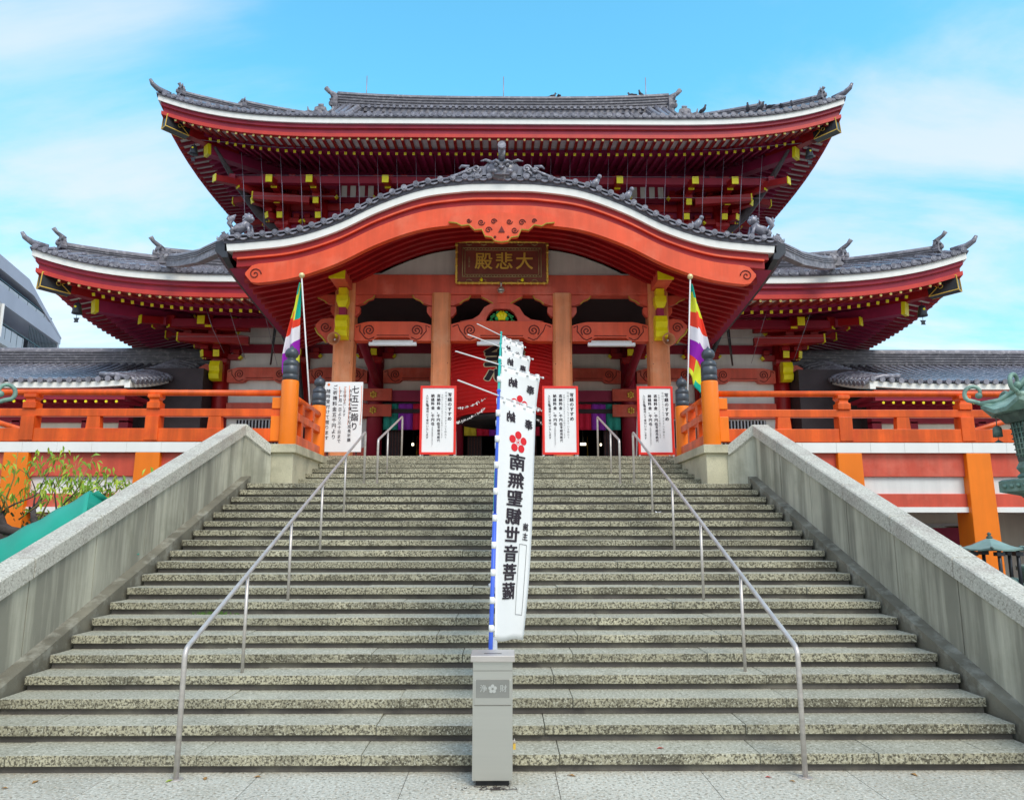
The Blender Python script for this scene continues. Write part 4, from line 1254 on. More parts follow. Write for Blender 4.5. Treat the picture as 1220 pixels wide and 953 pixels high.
# lower corner: curved yellow noses on the columns
def yellow_nose(x, y, z, w, hh, l=.42, parent=HALL, d=(0, -1, 0)):
    b = MB(M_yel); b.cur = 0
    bb = MB(M_beam)
    d = Vector(d).normalized()
    scroll_end(b, Vector((x, y, z)) + d*l*.3, d, w, hh, M_yel)
    bb.bar(Vector((x, y, z))-d*.1, Vector((x, y, z))+d*l*.32, w, hh*.95, M_beam)
    o = hp(bb, 'beam_nose'); b.build('yellow_end', o); return o
for s in (-1, 1):
    yellow_nose(s*9.72, YW-.3, 7.28, .34, .62)
    b = MB(M_beam)   # carved side nose
    poly = [(9.95, 7.55), (10.2, 7.62), (10.42, 7.5), (10.5, 7.3), (10.38, 7.12), (10.2, 7.05), (9.95, 6.95)]
    b.prism([(s*x, z) for x, z in poly], 'y', YW-.25, YW-.02); b.spiral((s*10.22, YW-.26, 7.33), .13, 1.6, s, M_groove, .016)
    hp(b, 'carved_nose')
M_netd = mat('dark_grey_net', (.10, .085, .09), .8, .25, 8)
# thin wires stretched under the upper eaves against birds
b = MB(M_net)
x = -10.5
for i in range(28):
    xx = -9.45+i*.70
    b.tube([(xx, 25.2, 15.42), (xx*.985, 25.3, 14.0), (xx*.97, 25.4, 12.1)], .009, 4)
b.tube([(-10.9, 25.0, 15.52+.28), (-8, 25.0, 15.52), (0, 25, 15.48), (8, 25.0, 15.52), (10.9, 25.0, 15.52+.28)], .012, 4)
for z in (14.6, 13.8): b.tube([(-9.8, 25.3, z), (9.8, 25.3, z)], .005, 4)
hp(b, 'bird_wires')
b = MB(M_net)
for x, z0, z1 in ((-7.35, 8.9, 7.2), (-8.4, 8.9, 7.4), (-9.1, 8.9, 7.6), (8.2, 8.9, 7.3), (9.6, 8.95, 7.4)): b.tube([(x*1.02, 22.6, z0), (x, 22.9, z0-.7), (x*.985, 23.6, z1)], .009, 4)
for s in (-1, 1): b.tube([(s*6.5, 22.4, 8.95), (s*11.4, 22.4, 9.08)], .010, 4); b.tube([(s*6.8, 23.4, 8.1), (s*10.6, 23.4, 8.1)], .005, 4)
hp(b, 'bird_wires')
# lightning rods on the main ridge
for x in (-7.0, .0, 7.3):
    b = MB(M_net); b.cyl((x, 35, zr+.3), (x, 35, zr+2.0), .022, 6); hp(b, 'lightning_rod')

# ---- porch with its undulating gable --------------------------------------
YF = 17.4
KT = [(0, 10.45), (.45, 10.448), (.91, 10.43), (1.97, 10.275), (3.03, 9.885), (4.05, 9.37), (5.08, 9.03), (6.12, 8.895), (6.78, 8.85), (7.3, 8.86)]
def kz(x):
    x = abs(x)
    for i in range(len(KT)-1):
        if x <= KT[i+1][0]:
            p0 = KT[max(i-1, 0)]; p1 = KT[i]; p2 = KT[i+1]; p3 = KT[min(i+2, len(KT)-1)]
            t = (x-p1[0])/(p2[0]-p1[0]); d = p2[0]-p1[0]
            m1 = (p2[1]-p0[1])/(p2[0]-p0[0]) if i > 0 else 0
            m2 = (p3[1]-p1[1])/(p3[0]-p1[0]) if p3[0] != p1[0] else 0
            return (2*t**3-3*t*t+1)*p1[1] + (t**3-2*t*t+t)*d*m1 + (-2*t**3+3*t*t)*p2[1] + (t**3-t*t)*d*m2
    return KT[-1][1]
XK = 6.78
def kdrop(x, y):       # side eaves sink towards the back
    u = max(0, min(1, (y-YF)/5.0)); return -.62*u**.7*(abs(x)/XK)**4
def KP(x, y, dz): return Vector((x, y, kz(x)+kdrop(x, y)+dz))
def xs_(hw, n=72): return [(-hw + 2*hw*i/n) for i in range(n+1)]
def arch(b, hw, y0, y1, za, zb, m, n=72, drop=True):
    secs = []
    for x in xs_(hw, n):
        k0 = kz(x)
        secs.append([(x, y0, k0+za), (x, y1, k0+za), (x, y1, k0+zb), (x, y0, k0+zb)])
    b.sweep(secs, m)
YBp = 23.6
PR = MB(M_tbase)
PR.grid(lambda u, v: KP(-XK+2*XK*u, YF-.02+(YBp-YF)*v, .12), 72, 14, M_tbase)
PR = hp(PR, 'porch_roof')
b = MB(M_tile)
y = YF+.35
while y < YBp:
    secs = []
    for x in xs_(XK-.02, 60):
        c = KP(x, y, .12); ring = []
        for a in range(5):
            an = math.pi*a/4; ring.append(c+Vector((0, math.cos(an)*.08, math.sin(an)*.08)))
        secs.append(ring)
    b.sweep(secs, smooth=True, close=False, cap=False); y += .31
b.build('tile_rows', PR)
# verge: round tile ends marching along the curve, with a fillet course behind
b = MB(M_tile)
hw = XK+.02
# arc length stepping
x = 0.0; marks = [0.0]
while x < hw-.2:
    dz = (kz(x+.01)-kz(x))/.01; x += .305/math.sqrt(1+dz*dz); marks.append(x)
for s in (-1, 1):
    for k, x in enumerate(marks):
        if s < 0 and k == 0: continue
        c = KP(s*x, YF-.10, .168)
        b.cyl(c, c+Vector((0, .5, 0)), .074, 14); b.cyl(c-Vector((0, .012, 0)), c, .045, 10)
        if k+1 < len(marks):
            xm = (x+marks[k+1])/2; c2 = KP(s*xm, YF-.06, .10)
            sl = (kz(xm+.01)-kz(xm-.01))/.02*s
            def q(dx_, dz_): return (c2.x+dx_, c2.z+dz_+dx_*sl)
            b.prism([q(-.10, .0), q(-.06, -.035), q(0, -.05), q(.06, -.035), q(.10, .0)], 'y', YF-.08, YF+.2)
            b.prism([q(-.10, .085), q(.10, .085), q(.10, .125), q(-.10, .125)], 'y', YF-.02, YF+.3)
b.build('verge_tiles', PR)
b = MB(M_tbase); arch(b, XK, YF-.02, YF+.5, .09, .0, M_tbase); b.build('tile_lath', PR)
b = MB(M_wband); arch(b, XK-.03, YF, YF+.4, -.003, -.185, M_wband); b.build('white_gable_board', PR)
b = MB(M_red); arch(b, XK-.20, YF+.09, YF+.42, -.188, -.34, M_red); arch(b, XK-.32, YF+.05, YF+.40, -.342, -.385, M_verm); arch(b, XK-.30, YF+.12, YF+.42, -.387, -.56, M_red)
b.build('gable_moulding', PR)
# main gable board with rounded scroll ends
b = MB(M_verm)
hwg = 6.22; secs = []
for x in xs_(hwg, 84):
    e = (hwg-abs(x)); w_ = .5
    top = -.562; bot = -1.03 - .02*math.cos(x)
    if e < .32:
        r_ = math.sqrt(max(0, 1-(1-e/.32)**2)); mid = (top+bot)/2+.02; top = mid+(top-mid)*max(.12, r_); bot = mid+(bot-mid)*max(.12, r_)
    k0 = kz(x)
    secs.append([(x, YF+.02, k0+top), (x, YF+.2, k0+top), (x, YF+.2, k0+bot), (x, YF+.02, k0+bot)])
b.sweep(secs, M_verm)
for s in (-1, 1):
    b.spiral((s*5.98, YF+.01, kz(5.98)-.82), .15, 1.5, -s, M_groove, .014, ph=(0 if s < 0 else math.pi))
for x0, x1 in ((-5.6, 5.6),):
    pts = [(x, YF+.012, kz(x)-.985) for x in xs_(5.6, 60)]
b.build('gable_board', PR)
# pendant carving under the apex
b = MB(M_verm)
half = [(0, 9.66), (1.25, 9.56), (1.30, 9.42), (1.10, 9.40), (.98, 9.33), (.80, 9.36), (.66, 9.22), (.48, 9.24), (.40, 9.06), (.24, 9.04), (.16, 8.94), (0, 8.91)]
poly = half + [(-x, z) for x, z in half[::-1][1:-1]]
b.prism(poly, 'y', YF-.08, YF+.12, M_verm)
gt = MB(M_yel)
hb = half[2:]
pl_ = [(x, YF-.06, z-.012) for x, z in hb] + [(-x, YF-.06, z-.012) for x, z in hb[::-1]]
b.tube(pl_, .022, 6, mat('olive_trim_paint', (.50, .34, .04), .5, .15, 5))
for s in (-1, 1):
    for (x, z, r_, t_) in ((.50, 9.40, .085, 1), (.19, 9.42, .075, -1), (.32, 9.20, .085, -1), (.80, 9.44, .06, 1)):
        b.spiral((s*x, YF-.088, z), r_, 1.5, s*t_, M_groove, .014)
    b.ball((s*.16, YF-.08, 9.02), .035, M_groove, 6)
b.prism([(-.08, 9.14), (.08, 9.14), (0, 9.30)], 'y', YF-.10, YF-.07, M_groove)
b.build('pendant_carving', PR)
# ribs under the curved roof
b = MB(M_maroon)
b.grid(lambda u, v: KP(-XK+.1+2*(XK-.1)*u, YF+.2+(YBp-YF-.2)*v, -.50), 60, 10, M_maroon)
b.build('curved_ceiling', PR)
y = YF+.62
while y < 23.4:
    b = MB(M_red)
    secs = []
    for x in xs_(6.45, 56):
        k0 = kz(x)+kdrop(x, y)
        secs.append([(x, y, k0-.50), (x, y+.13, k0-.50), (x, y+.13, k0-.66), (x, y, k0-.66)])
    b.sweep(secs, M_red)
    b.build('curved_rib', PR)
    y += .33
# dark metal gutters along the side eaves, with down pipes
for s in (-1, 1):
    b = MB(M_copper)
    secs = []
    for i in range(13):
        y = YF+.0+(YBp-YF-.6)*i/12; q = KP(s*XK, y, 0)
        secs.append([(q.x-s*.05, y, q.z+.06), (q.x+s*.20, y, q.z+.06), (q.x+s*.20, y, q.z-.18), (q.x+s*.02, y, q.z-.34), (q.x-s*.12, y, q.z-.34)])
    b.sweep(secs, M_copper); b.build('side_gutter', PR)
    b = MB(M_copper); q = KP(s*XK, 22.6, -.3)
    b.tube([q, q+Vector((-s*.05, .6, -.35)), (s*6.85, 24.6, 7.6), (s*6.75, 25.1, 5.9), (s*6.75, 25.15, 4.0)], .075, 10)
    b.tube([(s*7.15, 23.0, 8.4), (s*7.9, 25.0, 7.55)], .03, 6)
    b.tube([(s*7.9, 25.0, 7.55), (s*7.9, 25.2, 8.9)], .03, 6)
    b.build('down_pipe', PR)
# demon-face ridge end tile
b = MB(M_tile)
c0 = Vector((0, YF+.0, 10.60))
def P_(x, z, y=0): return (c0.x+x*.95, c0.y+y, c0.z+z*.88)
poly = [(-.52, .0), (-.50, .30), (-.36, .46), (-.16, .56), (.16, .56), (.36, .46), (.50, .30), (.52, .0)]
b.prism([(x*.95, c0.z+z*.88) for x, z in poly], 'y', YF-.02, YF+.3)
b.ball(P_(0, .22, -.0), .30, None, 14, (1.35, .55, .95))
for s in (-1, 1):
    b.ball(P_(s*.15, .31, -.15), .055, None, 8)                                   # eyes
    b.tube([P_(s*.05, .34, -.18), P_(s*.14, .42, -.19), P_(s*.28, .41, -.12)], [.035, .045, .02], 8)   # brows
    b.tube([P_(s*.26, .44, -.05), P_(s*.42, .52, -.05), P_(s*.56, .50, -.02)], [.05, .035, .01], 8)    # horns
    b.ball(P_(s*.20, .13, -.14), .07, None, 8, (1.3, .8, .9))                      # cheeks
    for (x, z, r_) in ((.66, .26, .11), (.66, .06, .12), (.88, .22, .07)):
        b.spiral(P_(s*x, z, -.03), r_, 1.5, s, None, .036)
    b.prism([(c0.x+s*x*.9, c0.z+z*.88) for x, z in ((.50, -.04), (.50, .36), (.80, .34), (1.02, .22), (1.25, .06), (1.58, -.03), (1.55, -.14), (1.0, -.08))], 'y', YF+.0, YF+.16)
    for k in range(4):
        b.tube([P_(s*(.74+.12*k), .30-.07*k, -.02), P_(s*(.98+.13*k), .16-.06*k, -.03), P_(s*(1.28+.08*k), .03-.03*k, -.01)], [.03, .04, .02], 6)
    b.tube([P_(s*.85, .34, 0), P_(s*1.05, .36, 0), P_(s*1.12, .28, 0)], [.04, .035, .02], 6)
b.tube([P_(-.06, .26, -.18), P_(0, .17, -.24), P_(.06, .26, -.18)], .035, 8)
b.tube([P_(-.20, .05, -.14), P_(0, .02, -.18), P_(.20, .05, -.14)], .028, 8)
b.cyl(P_(0, .52, -.10), P_(0, .75, -.28), .085, 12); b.cyl(P_(0, .78, -.40), P_(0, .75, -.20), .10, 14); b.box(-.05, .05, YF-.06, YF+.06, c0.z+.44, c0.z+.58, M_black)
b.build('demon_face_ridge_tile', PR)
# guardian lions on the verge ends and small figures along it
def lion(s, x, y, z, sc):
    b = MB(M_tile)
    def T_(a, c, d): return (x+s*a*sc, y+c*sc, z+d*sc)
    b.tube([T_(-.30, 0, .18), T_(-.12, 0, .26), T_(.10, -.03, .34), T_(.22, -.05, .50)], [.13*sc, .19*sc, .17*sc, .13*sc], 10)
    b.ball(T_(.26, -.08, .62), .16*sc, None, 10)
    b.ball(T_(.38, -.12, .58), .085*sc, None, 8)
    for k in range(9):
        a = k*.7; b.ball(T_(.20+.15*math.cos(a), -.02, .64+.16*math.sin(a)), .06*sc, None, 6)
    for (a, c) in ((.20, -.12), (.26, .08)): b.tube([T_(a, c, .42), T_(a+.08, c, .20), T_(a+.12, c-.02, .02)], [.075*sc, .06*sc, .07*sc], 8)
    for (a, c) in ((-.24, -.12), (-.30, .10)): b.tube([T_(a, c, .24), T_(a-.08, c, .14), T_(a+.02, c, .02)], [.10*sc, .075*sc, .065*sc], 8)
    b.tube([T_(-.34, 0, .30), T_(-.46, 0, .48), T_(-.36, 0, .68), T_(-.24, 0, .80)], [.06*sc, .09*sc, .10*sc, .02*sc], 8)
    b.tube([T_(-.40, .02, .5), T_(-.52, .02, .66), T_(-.50, .02, .80)], [.06*sc, .06*sc, .015*sc], 6)
    return b
for s in (-1, 1):
    lion(-s, s*6.42, YF+.15, kz(6.4)+.24, .70).build('lion_tile', PR)
    b = MB(M_tiled); ornament(b, (s*6.98, YF+.5, 8.98), .62, yaw=s*.6, fin=.4)
    VP_ = [Vector((s*6.85, 17.75, 8.92)), Vector((s*7.25, 18.1, 8.93)), Vector((s*7.95, 18.9, 9.05)), Vector((s*9.05, 20.2, 9.42)), Vector((s*9.9, 21.3, 9.82))]
    def PVr(u):
        k = min(3, int(u*4)); t = u*4-k; return VP_[k].lerp(VP_[k+1], t)
    b.build('corner_tile', PR)
    b = MB(M_tiled); ridge_line(b, PVr, 16, .24, .16, layers=3); b.build('valley_ridge', PR)
    for x in (2.35, 3.15, 4.85):
        if s > 0:
            b = MB(M_tile); z = kz(x)+.19
            b.tube([(x-.08, YF, z), (x-.02, YF, z+.14), (x+.06, YF-.02, z+.24)], [.07, .09, .05], 8); b.ball((x+.08, YF-.04, z+.28), .06, n=6); b.tube([(x-.1, YF, z+.05), (x-.14, YF, z+.2)], [.05, .015], 6)
            b.build('verge_figure', PR)
# where the porch roof meets the lower roof: valley ridges
for s in (-1, 1):
    b = MB(M_tiled)
    def PV(u, s=s): return Vector((s*(6.9+1.9*u), 19.5+2.6*u, 9.02+.55*u))
    ornament(b, (s*9.92, 21.25, 9.75), .8, fin=.3); b.build('valley_end_tile', PR)

# columns
for x in (-4.30, -1.66, 1.66, 4.30):
    b = MB(M_col); w = .275 if abs(x) > 3 else .255; c = .06
    ring = lambda z, w=w, x=x: [(x-w+c, 20-w, z), (x+w-c, 20-w, z), (x+w, 20-w+c, z), (x+w, 20+w-c, z), (x+w-c, 20+w, z), (x-w+c, 20+w, z), (x-w, 20+w-c, z), (x-w, 20-w+c, z)]
    ztop = 8.40 if abs(x) < 3 else 8.9
    b.sweep([ring(3.64), ring(ztop)])
    o = hp(b, 'porch_column')
    g = MB(M_beam); 
    for zz in (5.6, 6.4, 7.0):
        g.ball((x-.2, 20-w-.002, zz), .012, M_groove, 5); g.ball((x+.2, 20-w-.002, zz+.02), .012, M_groove, 5)
    g.box(x-w-.01, x+w+.01, 20-w-.01, 20+w+.01, 3.64, 3.9, M_copper)
    g.build('base_shoe', o)
# great beam and tympanum
b = MB(M_beam); b.box(-4.05, 4.05, 19.80, 20.2, 8.37, 8.93); hp(b, 'great_beam', bevel=.015)
b = MB(M_plast)
poly = [(x, min(kz(x)-.62, 10)) for x in xs_(4.6, 40)]
poly = [(-4.6, 8.9)] + poly + [(4.6, 8.9)]
b.prism(poly, 'y', 20.0, 20.1, M_plast)
b.box(-4.1, 4.1, 19.95, 20.0, 8.94, 9.02, M_plast)
hp(b, 'gable_plaster')
for s in (-1, 1):
    a, c = sorted((s*1.93, s*4.02)); b = MB(M_verm); carved_beam(b, a, c, 20.0, 7.06, 7.60, .30, M_verm); hp(b, 'rainbow_beam')
b = MB(M_verm); carved_beam(b, -1.40, 1.40, 20.0, 7.06, 7.62, .30, M_verm); hp(b, 'rainbow_beam')
# bearing blocks and carved arms below the great beam
OL = MATS['olive_trim_paint']
def arm_set(x, y, sides, parent=HALL):
    b = MB(M_beam)
    b.sweep([[(x-w, y-.13, z), (x+w, y-.13, z), (x+w, y+.13, z), (x-w, y+.13, z)] for w, z in ((.16, 7.86), (.22, 7.96), (.22, 8.08))])
    for s in sides:
        poly = [(x, 8.08), (x+s*.30, 8.06), (x+s*.52, 8.14), (x+s*.60, 8.22), (x+s*.74, 8.27), (x+s*.78, 8.36), (x, 8.36)]
        b.prism(poly, 'y', y-.10, y+.10)
        b.tube([(x+s*.50, y-.10, 8.11), (x+s*.60, y-.10, 8.20), (x+s*.75, y-.10, 8.26), (x+s*.80, y-.10, 8.35)], .018, 5, OL)
        poly = [(x+s*.0, 7.72), (x+s*.30, 7.75), (x+s*.40, 7.88), (x+s*.40, 8.02), (x, 8.06)]
        b.prism(poly, 'y', y-.09, y+.09)
    return hp(b, 'carved_arm', bevel=.008)
for x in (-4.30, 4.30): arm_set(x, 19.95, (-1, 1))
for x in (-1.66, 1.66): arm_set(x, 19.95, (-1, 1))
b = MB(M_beam)
for s in (-1, 1):
    b.prism([(0, 8.14), (s*.25, 8.12), (s*.42, 8.24), (s*.56, 8.30), (s*.58, 8.365), (0, 8.365)], 'y', 19.84, 20.04)
    b.tube([(s*.24, 19.84, 8.12), (s*.42, 19.84, 8.23), (s*.56, 19.84, 8.30)], .016, 5, OL)
hp(b, 'carved_arm')
# frog-leg strut with painted carving
b = MB(M_beam)
outer = [(-1.15, 7.62), (-.80, 7.68), (-.62, 7.80), (-.48, 8.02), (-.30, 8.12), (0, 8.13)]
inner = [(0, 7.98), (-.22, 7.97), (-.34, 7.86), (-.42, 7.72), (-.44, 7.62)]
half_ = outer+inner
for s in (-1, 1):
    b.prism([(-s*x, z) for x, z in half_], 'y', 19.86, 20.06, M_beam)
o = hp(b, 'frog_leg_strut')
g = MB(M_green)
for k in range(9):
    a = math.pi*k/8; g.spiral((math.cos(a)*.29, 19.9, 7.66+math.sin(a)*.22), .05, 1.2, 1 if k % 2 else -1, M_green, .018)
for q in (-.1, .1, 0): g.tube([(q*.4, 19.88, 7.66), (q, 19.86, 7.80), (q*.3, 19.88, 7.92)], [.05, .06, .01], 8, M_yel)
for q in (-1, 1): g.ball((q*.14, 19.88, 7.70), .06, M_green, 6)
g.build('painted_carving', o)
# outer column noses
for s in (-1, 1):
    x = s*4.30
    b = MB(M_beam)
    b.box(x-.20, x+.20, 18.75, 20.1, 8.45, 8.80)
    b.prism([(x-.21, 8.44), (x+.21, 8.44), (x+.21, 8.82), (x-.21, 8.82)], 'y', 18.70, 18.748, M_yel); hp(b, 'beam_nose', bevel=.01)
    b = MB(M_yel)
    b.box(x-.11, x+.11, 19.45, 19.72, 8.225, 8.44)
    b.sweep([[(x-w, 19.40+q, z), (x+w, 19.40+q, z), (x+w, 19.7, z), (x-w, 19.7, z)] for w, q, z in ((.10, .06, 7.90), (.155, 0, 8.05), (.155, 0, 8.22))])
    hp(b, 'yellow_block', bevel=.01)
    b = MB(M_maroon); b.box(x-.09, x+.09, 19.5, 19.72, 7.6, 7.9); hp(b, 'strut_block')
    b = MB(M_yel); scroll_end(b, (x, 19.72, 7.34), (0, -1, 0), .32, .60, M_yel); hp(b, 'yellow_nose')
    b = MB(M_beam)
    poly = [(4.52, 7.66), (4.72, 7.70), (4.95, 7.66), (5.10, 7.50), (5.08, 7.34), (4.92, 7.22), (4.80, 7.06), (4.52, 6.92)]
    b.prism([(s*q, z) for q, z in poly], 'y', 19.85, 20.15)
    b.spiral((s*4.82, 19.84, 7.44), .15, 1.8, s, M_groove, .016)
    b.tube([(s*5.10, 19.85, 7.42), (s*5.02, 19.85, 7.26), (s*4.90, 19.85, 7.16), (s*4.78, 19.85, 7.0)], .028, 6, OL)
    hp(b, 'carved_nose')
# tie beams from the porch columns back to the hall, and a ceiling board coloured near-black for the shaded void
for x in (-4.30, -1.66, 1.66, 4.30):
    b = MB(M_dred); b.tube([(x, 20.2, 7.9), (x, 22, 7.75), (x, 24, 7.3), (x, 25.4, 6.9)], .15, 8); hp(b, 'link_beam')
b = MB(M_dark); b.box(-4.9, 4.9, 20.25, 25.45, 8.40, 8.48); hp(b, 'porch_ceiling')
# dark hood of gathered net running down beside each upper hip
for s in (-1, 1):
    b = MB(M_netd)
    pts = [(10.45, 25.25, 15.66), (10.2, 25.7, 15.2), (10.0, 26.2, 14.84), (9.7, 26.7, 14.4), (9.33, 27.2, 13.96), (8.9, 27.5, 13.65), (8.3, 27.8, 13.35)]
    b.tube([(s*x, y, z) for x, y, z in pts], [.05, .09, .12, .15, .19, .22, .25], 8); hp(b, 'gathered_net')

# ================================================================ things on and in the hall
T = thing('name_plaque', 'brown name board with gilt characters hung under the porch gable', 'sign board', (0, 19.66, 9.22))
tilt = .10
b = MB(M_plaq)
hw_, hh_ = 1.25, .575
b.sweep([[(-hw_, .0, -hh_), (hw_, .0, -hh_), (hw_, .08, -hh_), (-hw_, .08, -hh_)], [(-hw_, -tilt, hh_), (hw_, -tilt, hh_), (hw_, -tilt+.08, hh_), (-hw_, -tilt+.08, hh_)]])
b.build('board', T)
def pf(x, z, o=0): return (x, -tilt*(z+hh_)/(2*hh_)-o, z)
b = MB(M_gold)
for s in (-1, 1):
    b.tube([pf(-hw_, s*hh_), pf(hw_, s*hh_)], .030, 8); b.tube([pf(s*hw_, -hh_), pf(s*hw_, hh_)], .030, 8)
    for k in range(14):
        x = -hw_+(k+.5)*2*hw_/14; b.ball(pf(x, s*hh_), .042, n=6)
    for k in range(6): b.ball(pf(s*hw_, -hh_+(k+.5)*2*hh_/6), .042, n=6)
b.build('gilt_border', T)
b = MB(mat('dull_gilt', (.42, .32, .15), .5, .3, 9, metal=.3))
for s in (-1, 1):
    for e, r_ in ((.17, .012), (.235, .010)):
        b.tube([pf(-hw_+e, s*(hh_-e), .004), pf(hw_-e, s*(hh_-e), .004)], r_, 6); b.tube([pf(s*(hw_-e), -hh_+e, .004), pf(s*(hw_-e), hh_-e, .004)], r_, 6)
    for k in range(26):
        x = -hw_+.22+k*(2*hw_-.44)/25; b.box(x-.02, x+.02, pf(0, s*(hh_-.2))[1]-.012, pf(0, s*(hh_-.2))[1], s*(hh_-.2)-.012, s*(hh_-.2)+.012)
    for x in (-.9, -.5, .5, .9):
        b.tube([pf(x-.08, s*(hh_-.07), .004), pf(x, s*(hh_-.10), .006), pf(x+.08, s*(hh_-.07), .004)], .012, 5)
b.build('inner_border', T)
for k, ch in enumerate('大悲殿'):
    x = .62 - k*.56
    me = text(ch, .50, M_gold, pf(x, .0, .012), T, bold=.016, rot=(math.pi/2+.087, 0, 0))
text(vert('文学博士書'), .065, MATS['dull_gilt'], pf(-.90, 0, .012), T, rot=(math.pi/2+.087, 0, 0), line=.9)
b = MB(M_yel)
for s in (-1, 1): b.lathe([(.005, -.05), (.04, -.03), (.05, 0), (.03, .04), (.005, .07)], pf(s*.56, -.50, .04), 10)
b.build('gilt_knob', T)
b = MB(M_maroon)
for s in (-1, 1): b.bar((s*.9, .04, .55), (s*.9, .3, .95), .05)
b.build('hanger', T)

T = thing('prayer_bell', 'small round metal bell hanging below the name board', 'bell', (-.02, 19.62, 8.43))
b = MB(M_steel2); b.ball((0, 0, 0), .10, n=12); b.lathe([(.104, -.012), (.112, 0), (.104, .012)], (0, 0, 0), 20); b.box(-.07, .07, -.105, -.08, -.06, -.045, M_black)
b.build('bell_body', T)
b = MB(M_steel2); b.tube([(0, 0, .10), (0, 0, .22)], .02, 8); b.ball((0, 0, .18), .035, n=8); b.build('hanging_ring', T)

for s, nm in ((-1, 'left'), (1, 'right')):
    T = thing('horn_speaker', 'brown horn loudspeaker on the outer %s porch column' % nm, 'loudspeaker', (s*4.47, 19.55, 7.0), group='horn loudspeakers')
    b = MB(M_horn)
    prof = [(.172, -.18), (.165, -.175), (.13, -.10), (.085, -.02), (.05, .06), (.045, .10)]
    b.lathe(prof, (0, 0, 0), 24)
    # turn horn to face the viewer
    for i, v in enumerate(b.v): b.v[i] = (v[0], v[2], v[1])
    b.f.pop()  ; b.m.pop(); b.s.pop()
    b.f.pop()  ; b.m.pop(); b.s.pop()
    b.build('horn', T).modifiers.new('solid', 'SOLIDIFY').thickness = .008
    b = MB(M_white); b.ball((0, -.04, 0), .03, n=8); b.cyl((0, -.04, 0), (0, .06, 0), .018, 8); b.build('driver', T)
    b = MB(M_horn); b.cyl((0, .06, 0), (0, .22, 0), .055, 12); b.bar((0, .12, -.0), (0, .26, -.05), .05, .05); b.build('mount', T)

for (x, w_, z, lab) in ((-2.97, 1.30, 6.98, 'white lamp batten under the beam of the left porch bay'), (3.0, 1.30, 6.98, 'white lamp batten under the beam of the right porch bay'), (-.05, 1.25, 7.0, 'white lamp batten under the middle beam, behind the banners')):
    T = thing('lamp_batten', lab, 'lamp', (x, 19.86, z), group='lamp battens under the porch beams')
    b = MB(M_tube); b.box(-w_/2, w_/2, -.06, .06, -.06, .035); b.build('cover', T, bevel=.015)
    b = MB(M_steel); b.box(-w_/2+.1, w_/2-.1, -.03, .03, .036, .09); b.build('mount', T)

# great red lantern
T = thing('giant_paper_lantern', 'huge red paper lantern with black characters, hanging inside behind the banners', 'lantern', (0, 22.6, 6.62))
b = MB(M_lant)
prof = []
for i in range(49):
    t = i/48; z = -1.30+2.6*t; r = 1.85*math.sin(math.pi*(.16+.68*t))**.42
    prof.append((r - (.016 if i % 2 else 0), z))
b.lathe(prof, (0, 0, 0), 48, smooth=False)
b.build('paper_body', T)
b = MB(M_black); b.lathe([(1.2, 1.25), (1.3, 1.27), (1.3, 1.45), (1.2, 1.47)], (0, 0, 0), 32); b.lathe([(1.2, -1.47), (1.3, -1.45), (1.3, -1.27), (1.2, -1.25)], (0, 0, 0), 32); b.build('rim', T)
b = MB(M_black); b.cyl((0, 0, 1.3), (0, 0, 1.8), .03, 8); b.build('hanger', T)
def lmap(x, z):
    rr = 1.86; a = x/rr; zz = z
    r = 1.85*math.sin(math.pi*(.16+.68*max(0, min(1, (z+1.30)/2.6))))**.42+.02
    return Vector((math.sin(a)*r, -math.cos(a)*r, zz))
for (m_, bo, of) in ((M_cream, .055, .0), (M_ink, .028, .012)):
    texts([('大', 1.0, .08, .70, bo, 1.25, 1), ('悲', 1.0, .08, -.12, bo, 1.25, 1)], m_, T, mapper=lambda x, z, of=of: lmap(x, z)*1.0+Vector((0, -of, 0)))

# five colour curtains across the doorway, and a row of lit lamps far inside
order = [(M_cG, 'green'), (M_cP, 'purple'), (M_cR, 'crimson'), (M_cY, 'yellow')]
for s, nm in ((-1, 'left'), (1, 'right')):
    T = thing('striped_curtain', 'short green, purple, crimson and yellow striped curtain in the %s doorway' % nm, 'curtain', (s*2.7, 25.32, 5.9), group='striped doorway curtains')
    for k, (m_, c_) in enumerate(order):
        xa = s*(1.35-k*.50)
        b = MB(m_)
        def Pc(u, v, xa=xa): return (xa - s*u*.50, .03*math.sin(u*14)*(.4+v), .35-v*.90)
        b.grid(Pc, 10, 6); o = b.build('curtain_panel', T); o['label'] = '%s curtain panel' % c_; o.modifiers.new('solid', 'SOLIDIFY').thickness = .01
    b = MB(M_black); b.cyl((-s*1.3, 0, .37), (s*1.4, 0, .37), .03, 6); b.build('curtain_rod', T)
T = thing('striped_curtain', 'crimson and olive striped curtain behind the banners in the middle doorway', 'curtain', (0, 25.32, 5.9), group='striped doorway curtains')
for k, (m_, c_) in enumerate([(M_cY, 'olive'), (M_cR, 'crimson'), (M_cP, 'purple'), (M_cG, 'green'), (M_cY, 'olive'), (M_cR, 'crimson')]):
    xa = -1.3+k*.43; b = MB(m_); b.grid(lambda u, v: (xa+u*.43, .03*math.sin(u*14), .2-v*.95), 8, 5); b.build('curtain_panel', T).modifiers.new('solid', 'SOLIDIFY').thickness = .01
